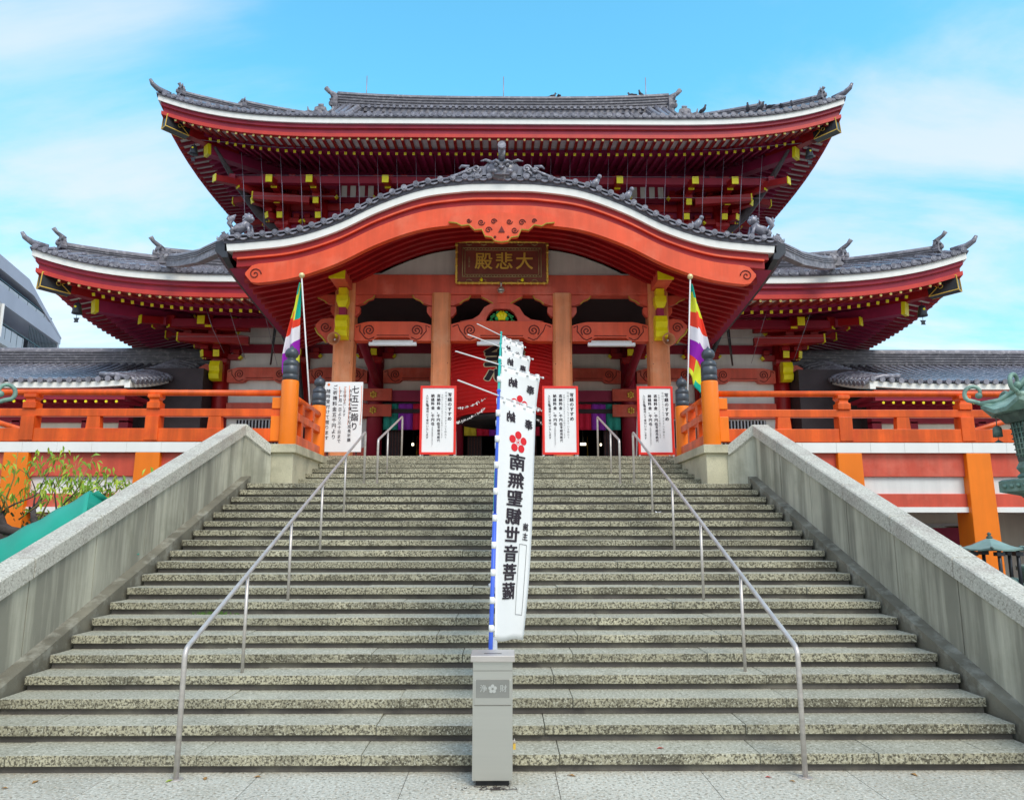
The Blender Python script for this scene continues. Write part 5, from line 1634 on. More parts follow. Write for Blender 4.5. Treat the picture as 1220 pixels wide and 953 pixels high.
for i, (x, w_, z) in enumerate([(-3.05, .22, 5.35), (-2.55, .5, 5.35), (2.75, .35, 5.35), (3.2, .22, 5.35), (-3.55, .08, 5.33), (3.9, .06, 5.33)]):
    T = thing('altar_lamp', ['short bright strip lamp far inside the left doorway, left of the long one','long bright strip lamp far inside the left doorway','long bright strip lamp far inside the right doorway','short bright strip lamp far inside the right doorway','tiny bright lamp at the far left inside the left doorway','tiny bright lamp at the far right inside the right doorway'][i], 'lamp', (x, 29.5, z), group='bright lamps inside the hall')
    b = MB(M_lit); b.box(-w_/2, w_/2, -.03, .03, -.045, .045); b.build('tube', T)
    b = MB(M_black); b.box(-w_/2-.03, w_/2+.03, .03, .08, -.06, .06); b.cyl((0, .05, .06), (0, .05, 4.4), .01, 5); b.build('housing', T)
for s, nm in ((-1, 'left'), (1, 'right')):
    T = thing('brass_stand', 'thin brass stand inside the %s doorway' % nm, 'stand', (s*3.15, 27.5, 3.66), group='brass stands in the hall')
    b = MB(M_gold); b.cyl((0, 0, 0), (0, 0, 1.75), .028, 8); b.build('rod', T)
    b = MB(M_gold); b.lathe([(.18, 0), (.17, .03), (.04, .06)], (0, 0, 0), 16); b.build('base', T)

# white fortune-paper garlands strung across the porch
rg = random.Random(9)
for i, (x0, z0, x1, z1, sag, lab) in enumerate([(-1.30, 5.13, -.38, 5.42, .10, 'upper white paper garland left of the banners'), (-1.30, 4.72, -.42, 5.14, .08, 'lower white paper garland left of the banners'),
                                           (.85, 5.20, 1.3, 4.98, .03, 'upper white paper garland right of the banners'), (.85, 4.9, 1.3, 4.6, .03, 'lower white paper garland right of the banners')]):
    b = MB(M_wood); n = 24
    def Pg(t): return Vector((x0+(x1-x0)*t, 19.4, z0+(z1-z0)*t - sag*4*t*(1-t)))
    b.tube([Pg(k/n) for k in range(n+1)], .008, 5)
    for k in range(60 if abs(x1-x0) > .6 else 30):
        t = rg.random(); p = Pg(t); a = rg.uniform(0, 6.28); l = rg.uniform(.03, .075)
        d = Vector((math.cos(a)*.6, rg.uniform(-.5, .3), math.sin(a)))
        b.bar(p-d*l*.5, p+d*l*.7, .022, .006, M_paper)
    tag(b.build('paper_garland'), lab, 'garland', 'white paper garlands')
    
# ================================================================ notice boards at the top of the steps
T = thing('paper_notice', 'large white paper notice with brush writing by the left newel posts', 'notice board', (-3.75, 17.55, 3.64))
b = MB(M_paper); b.box(-.455, .455, 0, .03, .14, 1.81); b.build('sheet', T)
b = MB(M_wood); b.box(-.36, -.32, .03, .06, 0, 1.7); b.box(.32, .36, .03, .06, 0, 1.7); b.build('board_legs', T)
b = MB(M_inkr)
for x in (.135, .425): b.tube([(x, -.003, 1.72), (x+.012, -.003, 1.2), (x-.01, -.003, .78)], .006, 4)
b.tube([(-.10, -.003, 1.7), (-.09, -.003, 1.38)], .006, 4); b.tube([(.03, -.003, 1.7), (.04, -.003, 1.3)], .006, 4)
b.ball((-.36, 0, 1.745), .035, n=8, sc=(1, .2, 1))
b.build('orange_rules', T)
F = lambda x, z: Vector((x, -.004, z))
texts([(vert('七五三詣り'), .20, .28, 1.17, .02, .9, 1.1)], M_ink, T, mapper=F)
texts([(vert('お子様の健やかな成長祈願'), .095, .165, 1.0, .01, .9, 1.12), (vert('ご祈祷いたします'), .085, .03, 1.33, .0, .9, 1.08),
       (vert('十一月一日より三十日まで'), .098, -.07, .98, .01, .9, 1.1), (vert('ご祈祷料金五千円より'), .115, -.2, 1.08, .015, .95, 1.15), (vert('随時受付けて居ります'), .105, -.36, 1.02, .01, .95, 1.18)], M_ink, T, mapper=F)
for i, (x, lab) in enumerate([(-1.50, 'red-framed white notice board on the left of the banners'), (1.41, 'red-framed white notice board just right of the banners'), (3.68, 'red-framed white notice board beside the right newel posts')]):
    T = thing('framed_notice', lab, 'notice board', (x, 17.6, 3.64), group='red-framed notice boards')
    b = MB(M_paper); b.box(-.39, .39, .0, .03, .13, 1.68); b.build('panel', T)
    b = MB(M_frame)
    b.box(-.43, -.375, -.015, .045, .085, 1.73); b.box(.375, .43, -.015, .045, .085, 1.73); b.box(-.375, .375, -.015, .045, 1.675, 1.73); b.box(-.375, .375, -.015, .045, .085, .14)
    b.build('frame', T, bevel=.004)
    for s in (-1, 1):
        b = MB(M_wpole); b.box(s*.40-.02, s*.40+.02, .0, .03, 0, .085); b.bar((s*.40, .03, 1.4), (s*.40, .5, .0), .03, .03); b.build('leg', T)
    texts([(vert('写経のすすめ'), .10, .275, 1.22, .03, 1.0, 1.15)], M_ink, T, mapper=F)
    texts([(vert('写経はどなたでもできます心を静めて'), .058, .185, 1.02, .0, 1.0, 1.15), (vert('お納めになられますようお勧めいたします'), .05, .095, 1.0, .0, 1.0, 1.12), (vert('（写経用紙筆墨代を含みます）'), .045, -.13, .52, 0, .9, .8)], M_ink2, T, mapper=F)
    texts([(vert('志納料'), .085, .01, 1.39, .03, 1.0, 1.12), (vert('金、千円也'), .085, .01, 1.0, .03, 1.0, 1.12), (vert('写経用紙代'), .07, .02, .57, .02, 1.0, 1.12),
           (vert('納経料'), .085, -.13, 1.39, .03, 1.0, 1.12), (vert('金、千円也'), .085, -.125, 1.0, .03, 1.0, 1.12), (vert('入口左側'), .062, -.265, 1.38, .015, 1.0, 1.12), (vert('納経所にて受付いたします'), .062, -.25, .86, .015, 1.0, 1.12)], M_ink, T, mapper=F)

# ================================================================ five-colour flags on white poles
for s, nm in ((-1, 'left'), (1, 'right')):
    x0 = -4.34 if s < 0 else 4.30; x1 = -4.80 if s < 0 else 4.56
    T = thing('striped_flag', 'five-coloured flag drooping from a white pole by the %s newel posts' % nm, 'flag', (x0, 17.3, 3.64), group='five-coloured flags')
    top = Vector((x1-x0, -.05, 4.30))
    b = MB(M_wpole); b.cyl((0, 0, 0), top, .018, 8); b.build('pole', T)
    b = MB(mat('brass_ball', (.8, .68, .35), .3, .05, metal=.4) if s < 0 else MATS['brass_ball']); b.ball(top+Vector((0, 0, .06)), .07, n=12); b.build('finial', T)
    ax_ = top.normalized(); f0 = top*.985
    seq = [F_teal, F_yel, F_red, F_whi, F_pur, F_red]
    hgt = 2.35 if s < 0 else 2.35
    # cloth: v runs down from the top; u across, folds towards the far side
    sd_ = -1 if s < 0 else 1
    def Pf(u, v):
        w = .06 + .44*min(1, v/.62)**.8 - .25*max(0, (v-.72)/.28)**1.4
        if s < 0: w *= .72
        base = f0 - ax_*(v*hgt*(.94 if s > 0 else .55)) + (Vector((-.02, 0, -v*hgt*.42)) if s < 0 else Vector((0, 0, 0)))
        base += Vector((sd_*u*w + (-.10*v if s < 0 else 0), .10*math.sin(u*8+v*3)+.05*math.cos(v*7), -u*(.12+.42*min(1, v*1.3))))
        return base
    b = MB(F_teal); nu, nv = 12, 48
    vs = [Pf(i/nu, j/nv) for j in range(nv+1) for i in range(nu+1)]
    groups = {}
    for j in range(nv):
        for i in range(nu):
            u = (i+.5)/nu; v = (j+.5)/nv
            half = 1 if u > .45 else 0
            vv = v*6.3 - (0.0 if half == 0 else -.15) 
            k = int(min(5, max(0, vv)))
            m_ = seq[k]
            if k == 0 and half == 0 and v > .08: m_ = F_yel if s > 0 else F_teal
            if s > 0 and half and v < .14: m_ = F_teal
            if s < 0 and half == 0 and v < .40: m_ = F_teal if u < .32 else F_yel
            if v > .80: m_ = (F_red if u < .3 else F_yel) if v < .93 else (F_teal if u > .55 else F_yel)
            if s < 0 and v > .80: m_ = F_pur if u > .5 else F_yel
            a = j*(nu+1)+i; groups.setdefault(m_.name, (m_, []))[1].append((a, a+1, a+nu+2, a+nu+1))
    base_n = len(b.v); b.v += [tuple(v) for v in vs]
    for m_, fl in groups.values():
        k = b.mi(m_)
        for f in fl: b.f.append([base_n+q for q in f]); b.m.append(k); b.s.append(True)
    b.build('cloth', T).modifiers.new('solid', 'SOLIDIFY').thickness = .004

# ================================================================ side halls seen behind the balustrades
for s, nm in ((-1, 'left'), (1, 'right')):
    T = thing('side_hall', 'low side hall with a long grey tile roof on the %s of the temple' % nm, 'building', (s*16, 24, 3.64), group='side halls')
    def loc(o): o.location = (-s*16, -24, -3.64); return o
    XV, XR_ = 11.05, 34.0
    def pz(t): return 6.36 + .18*t + .0296*t*t            # slope from the eave up, t along +Y, run 4.1
    RUN = 5.0; YE = 22.0
    dip = lambda x: .10*max(0, 1-(x-XV)/2.2)**2 
    b = MB(M_tbase); b.grid(lambda u, v: (s*(XV+(XR_-XV)*u), YE+RUN*v, pz(RUN*v)+dip(XV+(XR_-XV)*u)*(1-v)), 40, 8); 
    b.grid(lambda u, v: (s*(XV+(XR_-XV)*u), YE+RUN+RUN*v, pz(RUN*(1-v))), 4, 6)
    rf = loc(b.build('roof', T))
    b = MB(M_tile); e = MB(M_tile)
    x = XV+.12
    while x < 20.5:
        secs = []
        for j in range(8):
            t = RUN*j/7 - .03*(j == 0)
            # rows close to the verge bend outwards along it
            c = Vector((s*x, YE+t, pz(t)+dip(x)*(1-t/RUN)))
            secs.append([c+Vector((math.cos(math.pi*a/4)*.075, 0, math.sin(math.pi*a/4)*.085+.005)) for a in range(5)])
        b.sweep(secs, smooth=True, close=False, cap=False)
        c = secs[0][0]-Vector((.075, .02, 0))
        e.cyl((s*x, YE-.06, pz(0)+dip(x)+.02), (s*x, YE, pz(0)+dip(x)+.02), .085, 10)
        x += .285
    for k in range(18):       # verge tiles running down the gable edge
        t = .1+k*.28; 
        if t > RUN: break
        y = YE+t; z = pz(t)+.10
        b.tube([(s*(XV+1.0), y, z+.10), (s*(XV+.5), y, z+.09), (s*(XV+.05), y, z-.02), (s*(XV-.10), y, z-.12)], .080, 8)
        e.cyl((s*(XV-.10), y, z-.12), (s*(XV-.14), y, z-.13), .088, 10)
    b.build('tile_rows', rf); e.build('eave_end_tiles', rf)
    b = MB(M_tiled); ridge_line(b, lambda u: Vector((s*(XV-.35+(XR_-XV)*u), YE+RUN, pz(RUN)-.05)), 10, .45, .48, layers=5)
    b.build('ridge', rf)
    b = MB(M_wband)
    secs = [[(s*x, YE+.03, 6.33+dip(x)), (s*x, YE+.2, 6.33+dip(x)), (s*x, YE+.2, 6.16+dip(x)), (s*x, YE+.03, 6.16+dip(x))] for x in (XV+.05, XV+.5, XV+1, XV+1.6, XV+2.4, 34)]
    b.sweep(secs); 
    secs = [[(s*(XV+.03), YE+t, pz(t)-.03), (s*(XV+.2), YE+t, pz(t)-.03), (s*(XV+.2), YE+t, pz(t)-.20), (s*(XV+.03), YE+t, pz(t)-.20)] for t in [RUN*i/8 for i in range(9)]]
    b.sweep(secs)
    b.build('white_eave_board', rf)
    b = MB(M_beam); sbox(b, s, XV+.2, 34, YE+.12, YE+.3, 5.98, 6.155); sbox(b, s, XV+.25, 34, YE+.18, YE+.3, 5.84, 5.977, M_dred)
    b.build('fascia', rf)
    b = MB(M_dred); r2 = MB(M_yel)
    sbox(b, s, XV+.2, 34, YE+.3, YE+2.0, 5.99, 6.05)
    x = XV+.5
    while x < 20:
        b.bar((s*x, YE+.22, 5.78), (s*x, YE+1.8, 5.93), .08, .09); r2.cyl((s*x, YE+.20, 5.78), (s*x, YE+.22, 5.78), .042, 8)
        x += .305
    b.build('rafters', rf, kind='stuff'); r2.build('rafter_ends', rf, kind='stuff')
    b = MB(M_dred); sbox(b, s, XV+.8, 34, YE+1.6, YE+1.9, 5.35, 5.9)
    sbox(b, s, XV+.8, XV+1.1, YE+1.6, YE+1.9, 3.64, 5.4); 
    b2 = MB(M_plast); sbox(b2, s, XV+.9, 34, YE+1.8, YE+2.0, 3.64, 5.4); loc(b2.build('wall', T))
    for x in (13.2, 15.4, 17.6, 19.8): sbox(b, s, x-.12, x+.12, YE+1.6, YE+1.8, 3.64, 5.4)
    loc(b.build('beams', T))
    g = MB(M_dark2)
    sbox(g, s, 9.95, XV+.9, 24.5, 30, 3.64, 7.3)  # added block closing the gap to the main hall, coloured dark for shade there
    g.add([(s*(XV+.9), YE+2.0, 3.64), (s*(XV+.9), YE+RUN*2-1, 3.64), (s*(XV+.9), YE+RUN*2-1, 6.5), (s*(XV+.9), YE+RUN, 7.5), (s*(XV+.9), YE+2.0, 6.5)], [(0,1,2,3,4)])
    loc(g.build('gable_wall', T))
    b = MB(M_beam)
    for k in range(5): sbox(b, s, 12.6+k*.14, 12.65+k*.14, YE+1.5, YE+1.56, 3.66, 4.9)
    loc(b.build('lattice_bars', T))

# ================================================================ apartment block far left
T = thing('apartment_block', 'grey balconied apartment block with a slanting roofline beyond the left side hall', 'building', (-30, 43, 0), rz=R(13.3))
b = MB(M_bwall); b.prism([(-14, -.03), (-14, 18.1), (4.15, 18.1), (11, 15.9), (11, -.03)], 'x', -12, -1.6); b.build('wall', T)
b = MB(M_bwall)
b.prism([(-14, 18.15), (4.2, 18.15), (11.05, 15.95), (11.05, 15.85), (5.2, 17.35), (-14, 17.35)], 'x', -1.62, .02); b.build('roof_parapet', T)
b = MB(M_bwall); b.prism([(-14, 15.45), (11, 15.45), (11, 15.85), (9.2, 16.45), (-14, 16.45)], 'x', -.15, 0); b.box(-1.6, -.15, -14, 11, 15.45, 15.6); b.build('balcony_slab', T)
b = MB(M_bwal2); b.box(-1.6, 0, -14, 11, 12.2, 13.3); b.box(-1.6, .35, -14, 2.4, 12.9, 13.25); b.build('balcony_slab', T)
for y in (-3.0, .55, 10.75):
    b = MB(M_white if y < 3 else M_bwal2); b.box(-1.5, -.02, y-.14, y+.14, 13.3, 15.45); b.build('balcony_divider', T)
b = MB(M_white); b.tube([(.08, .6, 9), (.08, .6, 15.4)], .09, 8); b.build('down_pipe', T)
for (y0, w, z0, z1) in ((-2, 1.8, 13.4, 15.3), (1.4, 1.8, 13.4, 15.3), (4.6, 1.8, 13.4, 15.3), (7.6, 1.8, 13.4, 15.3), (-2, 1.8, 16.0, 17.3), (1.2, 1.6, 16.0, 17.3), (4.2, 1.2, 16.0, 17.2)):
    b = MB(M_glass); b.box(-1.6, -1.55, y0, y0+w, z0, z1); o = b.build('window', T)
    f = MB(M_bwal2); f.box(-1.56, -1.52, y0+w/2-.03, y0+w/2+.03, z0, z1); f.build('window_frame', o)
b = MB(M_copper); b.box(-.10, -.04, -14, 9.0, 16.78, 16.84)
y = -13.5
while y < 9: b.box(-.09, -.05, y, y+.05, 16.45, 16.8); y += 1.5
b.box(-.075, -.06, -14, 8.9, 16.5, 16.72, M_bwal2); b.build('balcony_railing', T)
b = MB(M_copper); b.box(-.06, 0, .7, 10.6, 14.28, 14.34); y = .7
while y < 10.6: b.box(-.05, -.02, y, y+.04, 13.3, 14.3 if y < 4.5 else 15.3); y += (.9 if y < 4.5 else .26)
b.box(-.045, -.03, .7, 4.5, 13.4, 14.2, M_bwal2); b.build('balcony_railing', T)

# ================================================================ bronze lanterns flanking the steps
def curl(b, p, d, r=.16, th=.045, m=None):
    """upturned fern-head curl starting at p going along horizontal dir d"""
    p = Vector(p); d = Vector(d).normalized(); pts = []; rs = []
    for i in range(22):
        t = i/21
        if t < .35:
            u = t/.35; q = p + d*(u*.20) + Vector((0, 0, .02*u+.05*u*u)); pts.append(q); rs.append(th)
            last = q
        else:
            u = (t-.35)/.65; a = -math.pi/2+.45 + u*math.pi*1.55; rr = r*(1-.45*u)
            c = p + d*.20 + Vector((0, 0, .07+r*.92))
            q = c + d*math.cos(a)*rr + Vector((0, 0, math.sin(a)*rr)); pts.append(q); rs.append(th*(1-.25*u))
    b.tube(pts, rs, 8, m); b.ball(pts[-1], th*1.5, m, 8)
for s, nm in ((-1, 'left'), (1, 'right')):
    cx_, cy_ = (6.78 if s > 0 else -6.92), 9.0
    T = thing('bronze_lantern', 'tall green bronze lantern with curled roof corners outside the %s parapet' % nm, 'lantern', (cx_, cy_, -.05), group='tall bronze lanterns')
    n6 = [(math.pi/6+k*math.pi/3) for k in range(6)]
    def hexring(r, z): return [(r*math.cos(a), r*math.sin(a), z) for a in n6]
    b = MB(M_bronze)
    secs = []
    for t, z in ((0, 3.48), (.12, 3.50), (.35, 3.58), (.6, 3.72), (.82, 3.95), (.92, 4.1)):
        r = .72*(1-t); ring = []
        for k in range(6):
            for w in range(3):
                a = n6[k]+w*math.pi/9; c = math.cos(math.pi/6)/math.cos((w*math.pi/9)-math.pi/6); rr = r*c
                lift = .10*(1-t)**2*(1 if w == 0 else 0)
                ring.append((rr*math.cos(a), rr*math.sin(a), z+lift))
        secs.append(ring)
    b.sweep(secs, smooth=False)
    b.sweep([[(x, y, z-.05) for x, y, z in secs[0]], secs[0]])
    for a in n6:
        b.tube([(.72*math.cos(a), .72*math.sin(a), 3.59), (.50*math.cos(a), .55*math.sin(a), 3.62), (.3*math.cos(a), .3*math.sin(a), 3.76), (.1*math.cos(a), .1*math.sin(a), 4.02)], .035, 8)
        curl(b, (.58*math.cos(a), .58*math.sin(a), 3.56), (math.cos(a), math.sin(a), 0), r=.115, th=.028)
        c = Vector((.62*math.cos(a), .62*math.sin(a), 3.66)); 
    b.lathe([(.10, 4.05), (.16, 4.12), (.18, 4.25), (.10, 4.38), (.02, 4.5)], (0, 0, 0), 16)
    b.build('lantern_roof', T)
    b = MB(M_bronzd); b.sweep([hexring(.60, 3.42), hexring(.64, 3.50)]); b.sweep([hexring(.48, 3.32), hexring(.56, 3.42)])
    b.build('eave_underside', T)
    b = MB(M_bronzd); b.sweep([hexring(.39, 2.84), hexring(.43, 3.34)])
    for k in range(6):
        a0, a1 = n6[k], n6[(k+1) % 6]
        for q in range(1, 7):
            t = q/7
            for (ra, rb) in ((.395, .435),):
                p = Vector((ra*math.cos(a0), ra*math.sin(a0), 2.86)).lerp(Vector((ra*math.cos(a1), ra*math.sin(a1), 2.86)), t)
                p2 = Vector((rb*math.cos(a0), rb*math.sin(a0), 3.32)).lerp(Vector((rb*math.cos(a1), rb*math.sin(a1), 3.32)), t)
                b.tube([p*1.01+Vector((0, 0, .0)), Vector((p2.x*1.01, p2.y*1.01, p2.z))], .009, 4, M_bronze)
        for q in range(1, 7):
            t = q/7; r = .395+.04*t; z = 2.86+.46*t
            b.tube([(r*1.01*math.cos(a0), r*1.01*math.sin(a0), z), (r*1.01*math.cos(a1), r*1.01*math.sin(a1), z)], .009, 4, M_bronze)
    b.build('fire_box', T)
    b = MB(M_bronze); b.sweep([hexring(.38, 2.60), hexring(.42, 2.66), hexring(.38, 2.70), hexring(.42, 2.76), hexring(.38, 2.84)])
    b.sweep([hexring(.40, 2.42), hexring(.62, 2.47), hexring(.62, 2.60), hexring(.58, 2.62)])
    for k in range(6):
        a0, a1 = n6[k], n6[(k+1) % 6]
        for q in (.2, .4, .6, .8):
            c = Vector((.625*math.cos(a0), .625*math.sin(a0), 2.535)).lerp(Vector((.625*math.cos(a1), .625*math.sin(a1), 2.535)), q); b.ball(c, .035, None, 6, (1, 1, .8))
    b.build('platform', T)
    b = MB(M_bronze); b.lathe([(.42, 2.44), (.30, 2.32), (.14, 2.15), (.12, 1.2), (.16, 1.1), (.12, 1.0), (.14, .5), (.42, .3), (.48, .15), (.5, 0)][::-1], (0, 0, 0), 24); b.build('stem', T)
    for k in (2, 3, 4):          # small bells under the roof corners
        a = n6[k] if s > 0 else math.pi-n6[k]
        b = MB(M_bronzd); c = (.57*math.cos(a), .57*math.sin(a), 3.28)
        b.cyl((c[0], c[1], c[2]+.02), (c[0], c[1], c[2]+.14), .006, 5); b.lathe([(.055, -.12), (.052, -.03), (.045, 0), (.02, .02)], c, 14)
        b.cyl((c[0], c[1], c[2]-.12), (c[0], c[1], c[2]-.17), .004, 4); b.lathe([(.055, -.19), (.03, -.175), (.01, -.16)], c, 10)
        b.build('corner_bell', T)
# smaller open bronze lantern
T = thing('small_bronze_lantern', 'small open bronze lantern with a thin curved roof behind the right parapet', 'lantern', (7.78, 12.0, -.03))
b = MB(M_pat); secs = []
for t, z in ((0, 1.70), (.15, 1.705), (.4, 1.75), (.7, 1.82), (.9, 1.86), (.99, 1.87)):
    r = .50*(1-t); ring = []
    for k in range(6):
        for w in range(3):
            a = k*math.pi/3+w*math.pi/9; c = math.cos(math.pi/6)/math.cos((w*math.pi/9)-math.pi/6); ring.append((r*c*math.cos(a), r*c*math.sin(a), z+(.03*(1-t)**3 if w == 0 else 0)))
    secs.append(ring)
b.sweep(secs); b.sweep([[(x*1, y, z-.025) for x, y, z in secs[0]], secs[0]])
for k in range(6):
    a = k*math.pi/3; b.tube([(.47*math.cos(a), .47*math.sin(a), 1.725), (.58*math.cos(a), .58*math.sin(a), 1.735)], [.03, .01], 6)
b.lathe([(.04, 1.86), (.05, 1.88), (.02, 1.91), (.035, 1.93), (.01, 1.96)], (0, 0, 0), 12, M_bronzd); b.build('lantern_roof', T)
for k in range(6):
    a = k*math.pi/3+.25
    b = MB(M_copper); b.cyl((.36*math.cos(a), .36*math.sin(a), 1.0), (.36*math.cos(a), .36*math.sin(a), 1.69), .028, 8); b.box(.36*math.cos(a)-.06, .36*math.cos(a)+.06, .36*math.sin(a)-.05, .36*math.sin(a)+.05, 1.60, 1.66)
    b.build('post', T)
b = MB(M_pat); b.ball((.22, -.12, 1.16), .14, None, 12, (1, 1, .8)); b.build('burner', T)
b = MB(M_pat); b.lathe([(.42, 0), (.40, .1), (.18, .3), (.16, .8), (.42, .95), (.44, 1.0)], (0, 0, 0), 18); b.build('pedestal', T)
T = thing('bronze_basin', 'pale green bronze basin at the right edge behind the parapet', 'basin', (8.55, 12.0, 0))
b = MB(M_pat); b.lathe([(.25, 0), (.2, .2), (.18, .8), (.28, .95), (.30, 1.32), (.34, 1.34), (.34, 1.40), (.28, 1.42)], (0, 0, 0), 20); b.build('bowl', T)
b = MB(M_bronzd); b.lathe([(.302, 1.12), (.31, 1.14), (.302, 1.16)], (0, 0, 0), 20); b.build('band', T)

# ================================================================ tree, shrubs and tarpaulin at the left
T = thing('young_leafy_tree', 'gnarled dark tree with fresh green hanging leaves beyond the left parapet', 'tree', (-7.15, 11.6, .12))
rt = random.Random(21)
b = MB(M_bark); tips = []
def limb(p, d, L_, r, depth):
    pts = [Vector(p)]; rs = [r]; d = Vector(d).normalized()
    n = 5
    for i in range(n):
        d = (d + Vector((rt.gauss(0, .25), rt.gauss(0, .2), rt.gauss(.04, .18)))).normalized()
        pts.append(pts[-1]+d*L_/n); rs.append(r*(1-.12*(i+1)))
    b.tube(pts, rs, 7)
    if depth == 0: tips.append((pts[-1], d)); tips.append((pts[-3], d)); return
    for k in range(2 if depth > 1 else 3):
        dd = (d + Vector((rt.gauss(0, .6), rt.gauss(0, .4), rt.gauss(.25, .4)))).normalized()
        limb(pts[-1-rt.randint(0, 2)], dd, L_*.62, rs[-1]*.62, depth-1)
b.tube([(-.4, .1, -.16), (-.2, .1, .8), (0, 0, 1.4), (.2, 0, 1.9)], [.18, .15, .13, .11], 10)
limb((.2, 0, 1.9), (1, 0, .05), 1.0, .085, 2)
limb((0, -.1, 1.8), (-1, -.1, .15), 1.0, .07, 2)
limb((.1, 0, 1.75), (-1, -.1, .25), 1.3, .085, 2)
limb((.0, 0, 1.5), (.9, -.2, .45), .9, .06, 1)
limb((.15, 0, 1.9), (-.5, .2, .35), 1.1, .06, 2)
b.build('trunk', T)
tw = MB(mat('green_twig', (.28, .22, .06), .7, .2, 10)); lf = MB(M_leaf); 
shoots = [((.35,0,1.95),(.62,0,2.85)), ((.45,0,1.95),(.85,.05,2.95)), ((.5,0,2.0),(1.1,0,2.65)), ((.8,0,2.05),(1.45,0,2.6)), ((.9,0,2.0),(1.75,.1,2.45)),
          ((-.1,0,2.0),(.25,0,2.35)), ((-.3,0,2.1),(-.85,0,2.75)), ((-.5,0,2.1),(-.35,.1,3.05)), ((.3,0,2.0),(.45,0,3.0)), ((-.2,0,2.1),(-.55,-.1,2.5)), ((-.9,0,2.1),(-1.2,0,2.6)), ((-.6,0,1.9),(-1.0,-.1,2.2)), ((.55,0,2.05),(.72,0,2.55)), ((.9,0,2.0),(1.15,-.1,2.35)), ((1.1,0,1.95),(1.5,-.1,2.25)),
          ((-.5,0,1.7),(-.75,-.2,1.75)), ((-1.0,0,1.9),(-1.1,-.2,1.7)),((.6,0,2.0),(.95,.1,2.45)),((.2,0,1.9),(.1,0,2.05))]
def leaf(p, d, L_, w, m):
    d = Vector(d).normalized(); s_ = d.cross(Vector((rt.gauss(0, .5), 1, rt.gauss(0, .5)))).normalized()
    mid = p+d*L_*.5+Vector((0, 0, .012)); tip = p+d*L_+Vector((0, 0, -L_*.25))
    lf.add([p, mid+s_*w, tip, mid-s_*w], [(0, 1, 2, 3)], m)
for (a, c) in shoots:
    a = Vector(a)+Vector((rt.gauss(0, .05), rt.gauss(0, .1), 0)); c = Vector(c); mid = a.lerp(c, .5)+Vector((.06, 0, .04))
    tw.tube([a, mid, c], [.014, .009, .004], 5)
    dense = rt.randint(2, 5) if c.x < .3 else 7
    for k in range(dense):
        t = .45+.55*k/dense; p = mid.lerp(c, max(0, (t-.5)*2)) if t > .5 else a.lerp(mid, t*2)
        for q in range(5):
            off = Vector((rt.gauss(0, .10), rt.gauss(0, .10), rt.gauss(0, .08)))
            ang = rt.uniform(0, 6.28)
            leaf(p+off, (math.cos(ang)*.7, math.sin(ang)*.4, rt.uniform(-1.2, .1)), rt.uniform(.09, .15), rt.uniform(.013, .024), M_leaf if rt.random() < .6 else M_leaf2)
for (p, d) in tips:
    for q in range(6):
        leaf(p+Vector((rt.gauss(0, .08), rt.gauss(0, .08), rt.gauss(0, .06))), (rt.gauss(0, .6), rt.gauss(0, .4), -.8), .11, .018, M_leaf2 if rt.random() < .5 else M_leaf)
tw.build('shoots', T); lf.build('crown', T)
b = MB(M_leafd)
for k in range(900):
    x = rt.uniform(-11, -5.4); y = rt.uniform(13.0, 14.0); z = rt.uniform(1.2, 2.28)+.08*math.sin(x*5)
    s_ = rt.uniform(.02, .05); a = rt.uniform(0, 6.28); e = rt.uniform(-.6, .6)
    b.add([(x-s_*math.cos(a), y, z-s_*e), (x, y-s_*math.sin(a), z+s_), (x+s_*math.cos(a), y, z+s_*e), (x, y+s_*.5, z-s_)], [(0,1,2,3)])
b.box(-11, -5.4, 13.3, 14.0, 0, 2.0, M_bark)
tag(b.build('clipped_hedge'), 'dark twiggy hedge under the left podium, behind the tree', 'hedge')

T = thing('green_tarpaulin_stall', 'green tarpaulin draped over a stall frame beyond the left parapet', 'stall cover', (-6.33, 9.6, .14))
b = MB(M_tarp)
A = Vector((-2.6, -.4, 1.25)); Bq = Vector((-.15, .9, 2.28)); Cq = Vector((.75, .9, 1.75)); 
def Pt(u, v):
    r0 = Vector((-1.2, .0, 1.10)).lerp(Vector((1.10, .1, 2.31)), u)
    z_s = -.06*math.sin(math.pi*u)
    if v < .5:
        w = v/.5; p = r0 + Vector((.22*w, -.45*w, -.40*w+.05*math.sin(w*math.pi)))
    else:
        w = (v-.5)/.5; p = r0 + Vector((.22+.05*w, -.45-.05*w, -.40-.30*w))
    p.z += z_s + .025*math.sin(u*16+v*5)*(v) + .012*math.sin(u*40)
    return p
b.grid(Pt, 36, 20)
def Pt2(u, v):
    r0 = Pt(u, 0); return r0+Vector((.25*v+.1*u, .9*v, -.5*v))
b.grid(Pt2, 36, 6)
b.add([Pt(1, 0), Pt(1, .25), Pt(1, .5), Pt(1, 1), Vector((1.6, .5, 1.5)), Pt2(1, 1)], [(0, 1, 2, 3, 4, 5)])
b.build('tarpaulin', T).modifiers.new('solid', 'SOLIDIFY').thickness = .006
for (x, y, z) in ((-1.15, .05, 1.05), (1.08, .12, 2.22), (1.3, -.3, 1.7), (1.3, .9, 1.7)):
    b = MB(M_steel); b.cyl((x, y, -.16), (x, y, z), .02, 8); b.build('frame_pole', T)

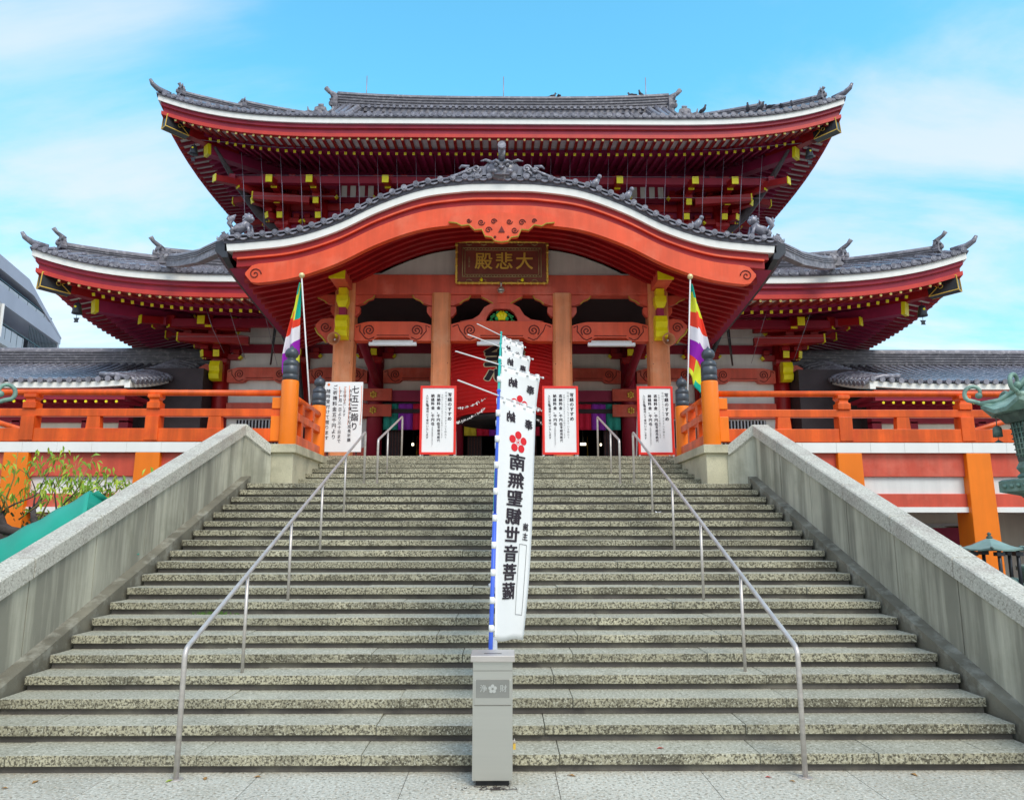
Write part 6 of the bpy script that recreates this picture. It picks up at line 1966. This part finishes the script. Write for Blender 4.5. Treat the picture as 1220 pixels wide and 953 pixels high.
# ================================================================ pigeons on the roofs
def pigeon_mb():
    b = MB(M_pig)
    b.tube([(-.17, 0, .09), (-.08, 0, .10), (.02, 0, .12), (.09, 0, .16), (.11, 0, .21), (.12, 0, .24)], [.018, .05, .068, .055, .035, .034], 10)
    b.ball((.125, 0, .25), .036, None, 8); b.tube([(.15, 0, .25), (.19, 0, .24)], [.012, .002], 5)
    for s in (-1, 1): b.tube([(.02, s*.03, 0), (.01, s*.03, .08)], .007, 5); b.tube([(.06, s*.05, .14), (-.05, s*.06, .12), (-.15, s*.03, .09)], [.02, .03, .008], 6)
    b.tube([(-.14, 0, .10), (-.24, 0, .07)], [.03, .02], 6)
    return b
M_pig = mat('slate_feathers', (.09, .09, .11), .6, .3, 20)
me0 = None
spots = [(8.6, 24.0), (9.05, 24.0), (9.35, 24.0), (9.8, 24.05), (10.3, 24.2), (7.0, 24.0), (11.0, 24.3)]
def upper_top(x): return TU.z0+TU.profile if False else TU.z0+profU(0)+TU.L(TU.Xe-abs(x), 0)+.10
labsP = ['dark pigeon on the right upper eave, leftmost of the close row', 'dark pigeon second along the right upper eave', 'dark pigeon third along the right upper eave', 'dark pigeon fourth along the right upper eave', 'dark pigeon high up the right upper eave near the corner', 'dark pigeon apart from the others on the right upper eave', 'dark pigeon nearest the right upper roof corner']
for i, (x, y) in enumerate(spots):
    if me0 is None:
        o = pigeon_mb().build('pigeon'); me0 = o
    else:
        o = me0.copy(); C.objects.link(o)
    o.location = (x, y, upper_top(x)+.0); o.rotation_euler = (0, 0, rt.uniform(0, 6.28)); o.scale = (1.02, 1.02, 1.02)
    tag(o, labsP[i], 'pigeon', 'pigeons on the upper roof')
for i, (x, lab) in enumerate([(2.5, 'left one of two pigeons close together on the main ridge'), (2.85, 'right one of two pigeons close together on the main ridge'), (6.55, 'pigeon on the main ridge near the right lightning rod'), (7.05, 'pigeon on the main ridge just beside the right lightning rod')]):
    o = me0.copy(); C.objects.link(o); o.location = (x, 35, zr+.76+.22*abs(2*((x+8.45)/16.9)-1)**3); o.scale = (1.25,)*3; o.rotation_euler = (0, 0, i*1.3)
    tag(o, lab, 'pigeon', 'pigeons on the main ridge')
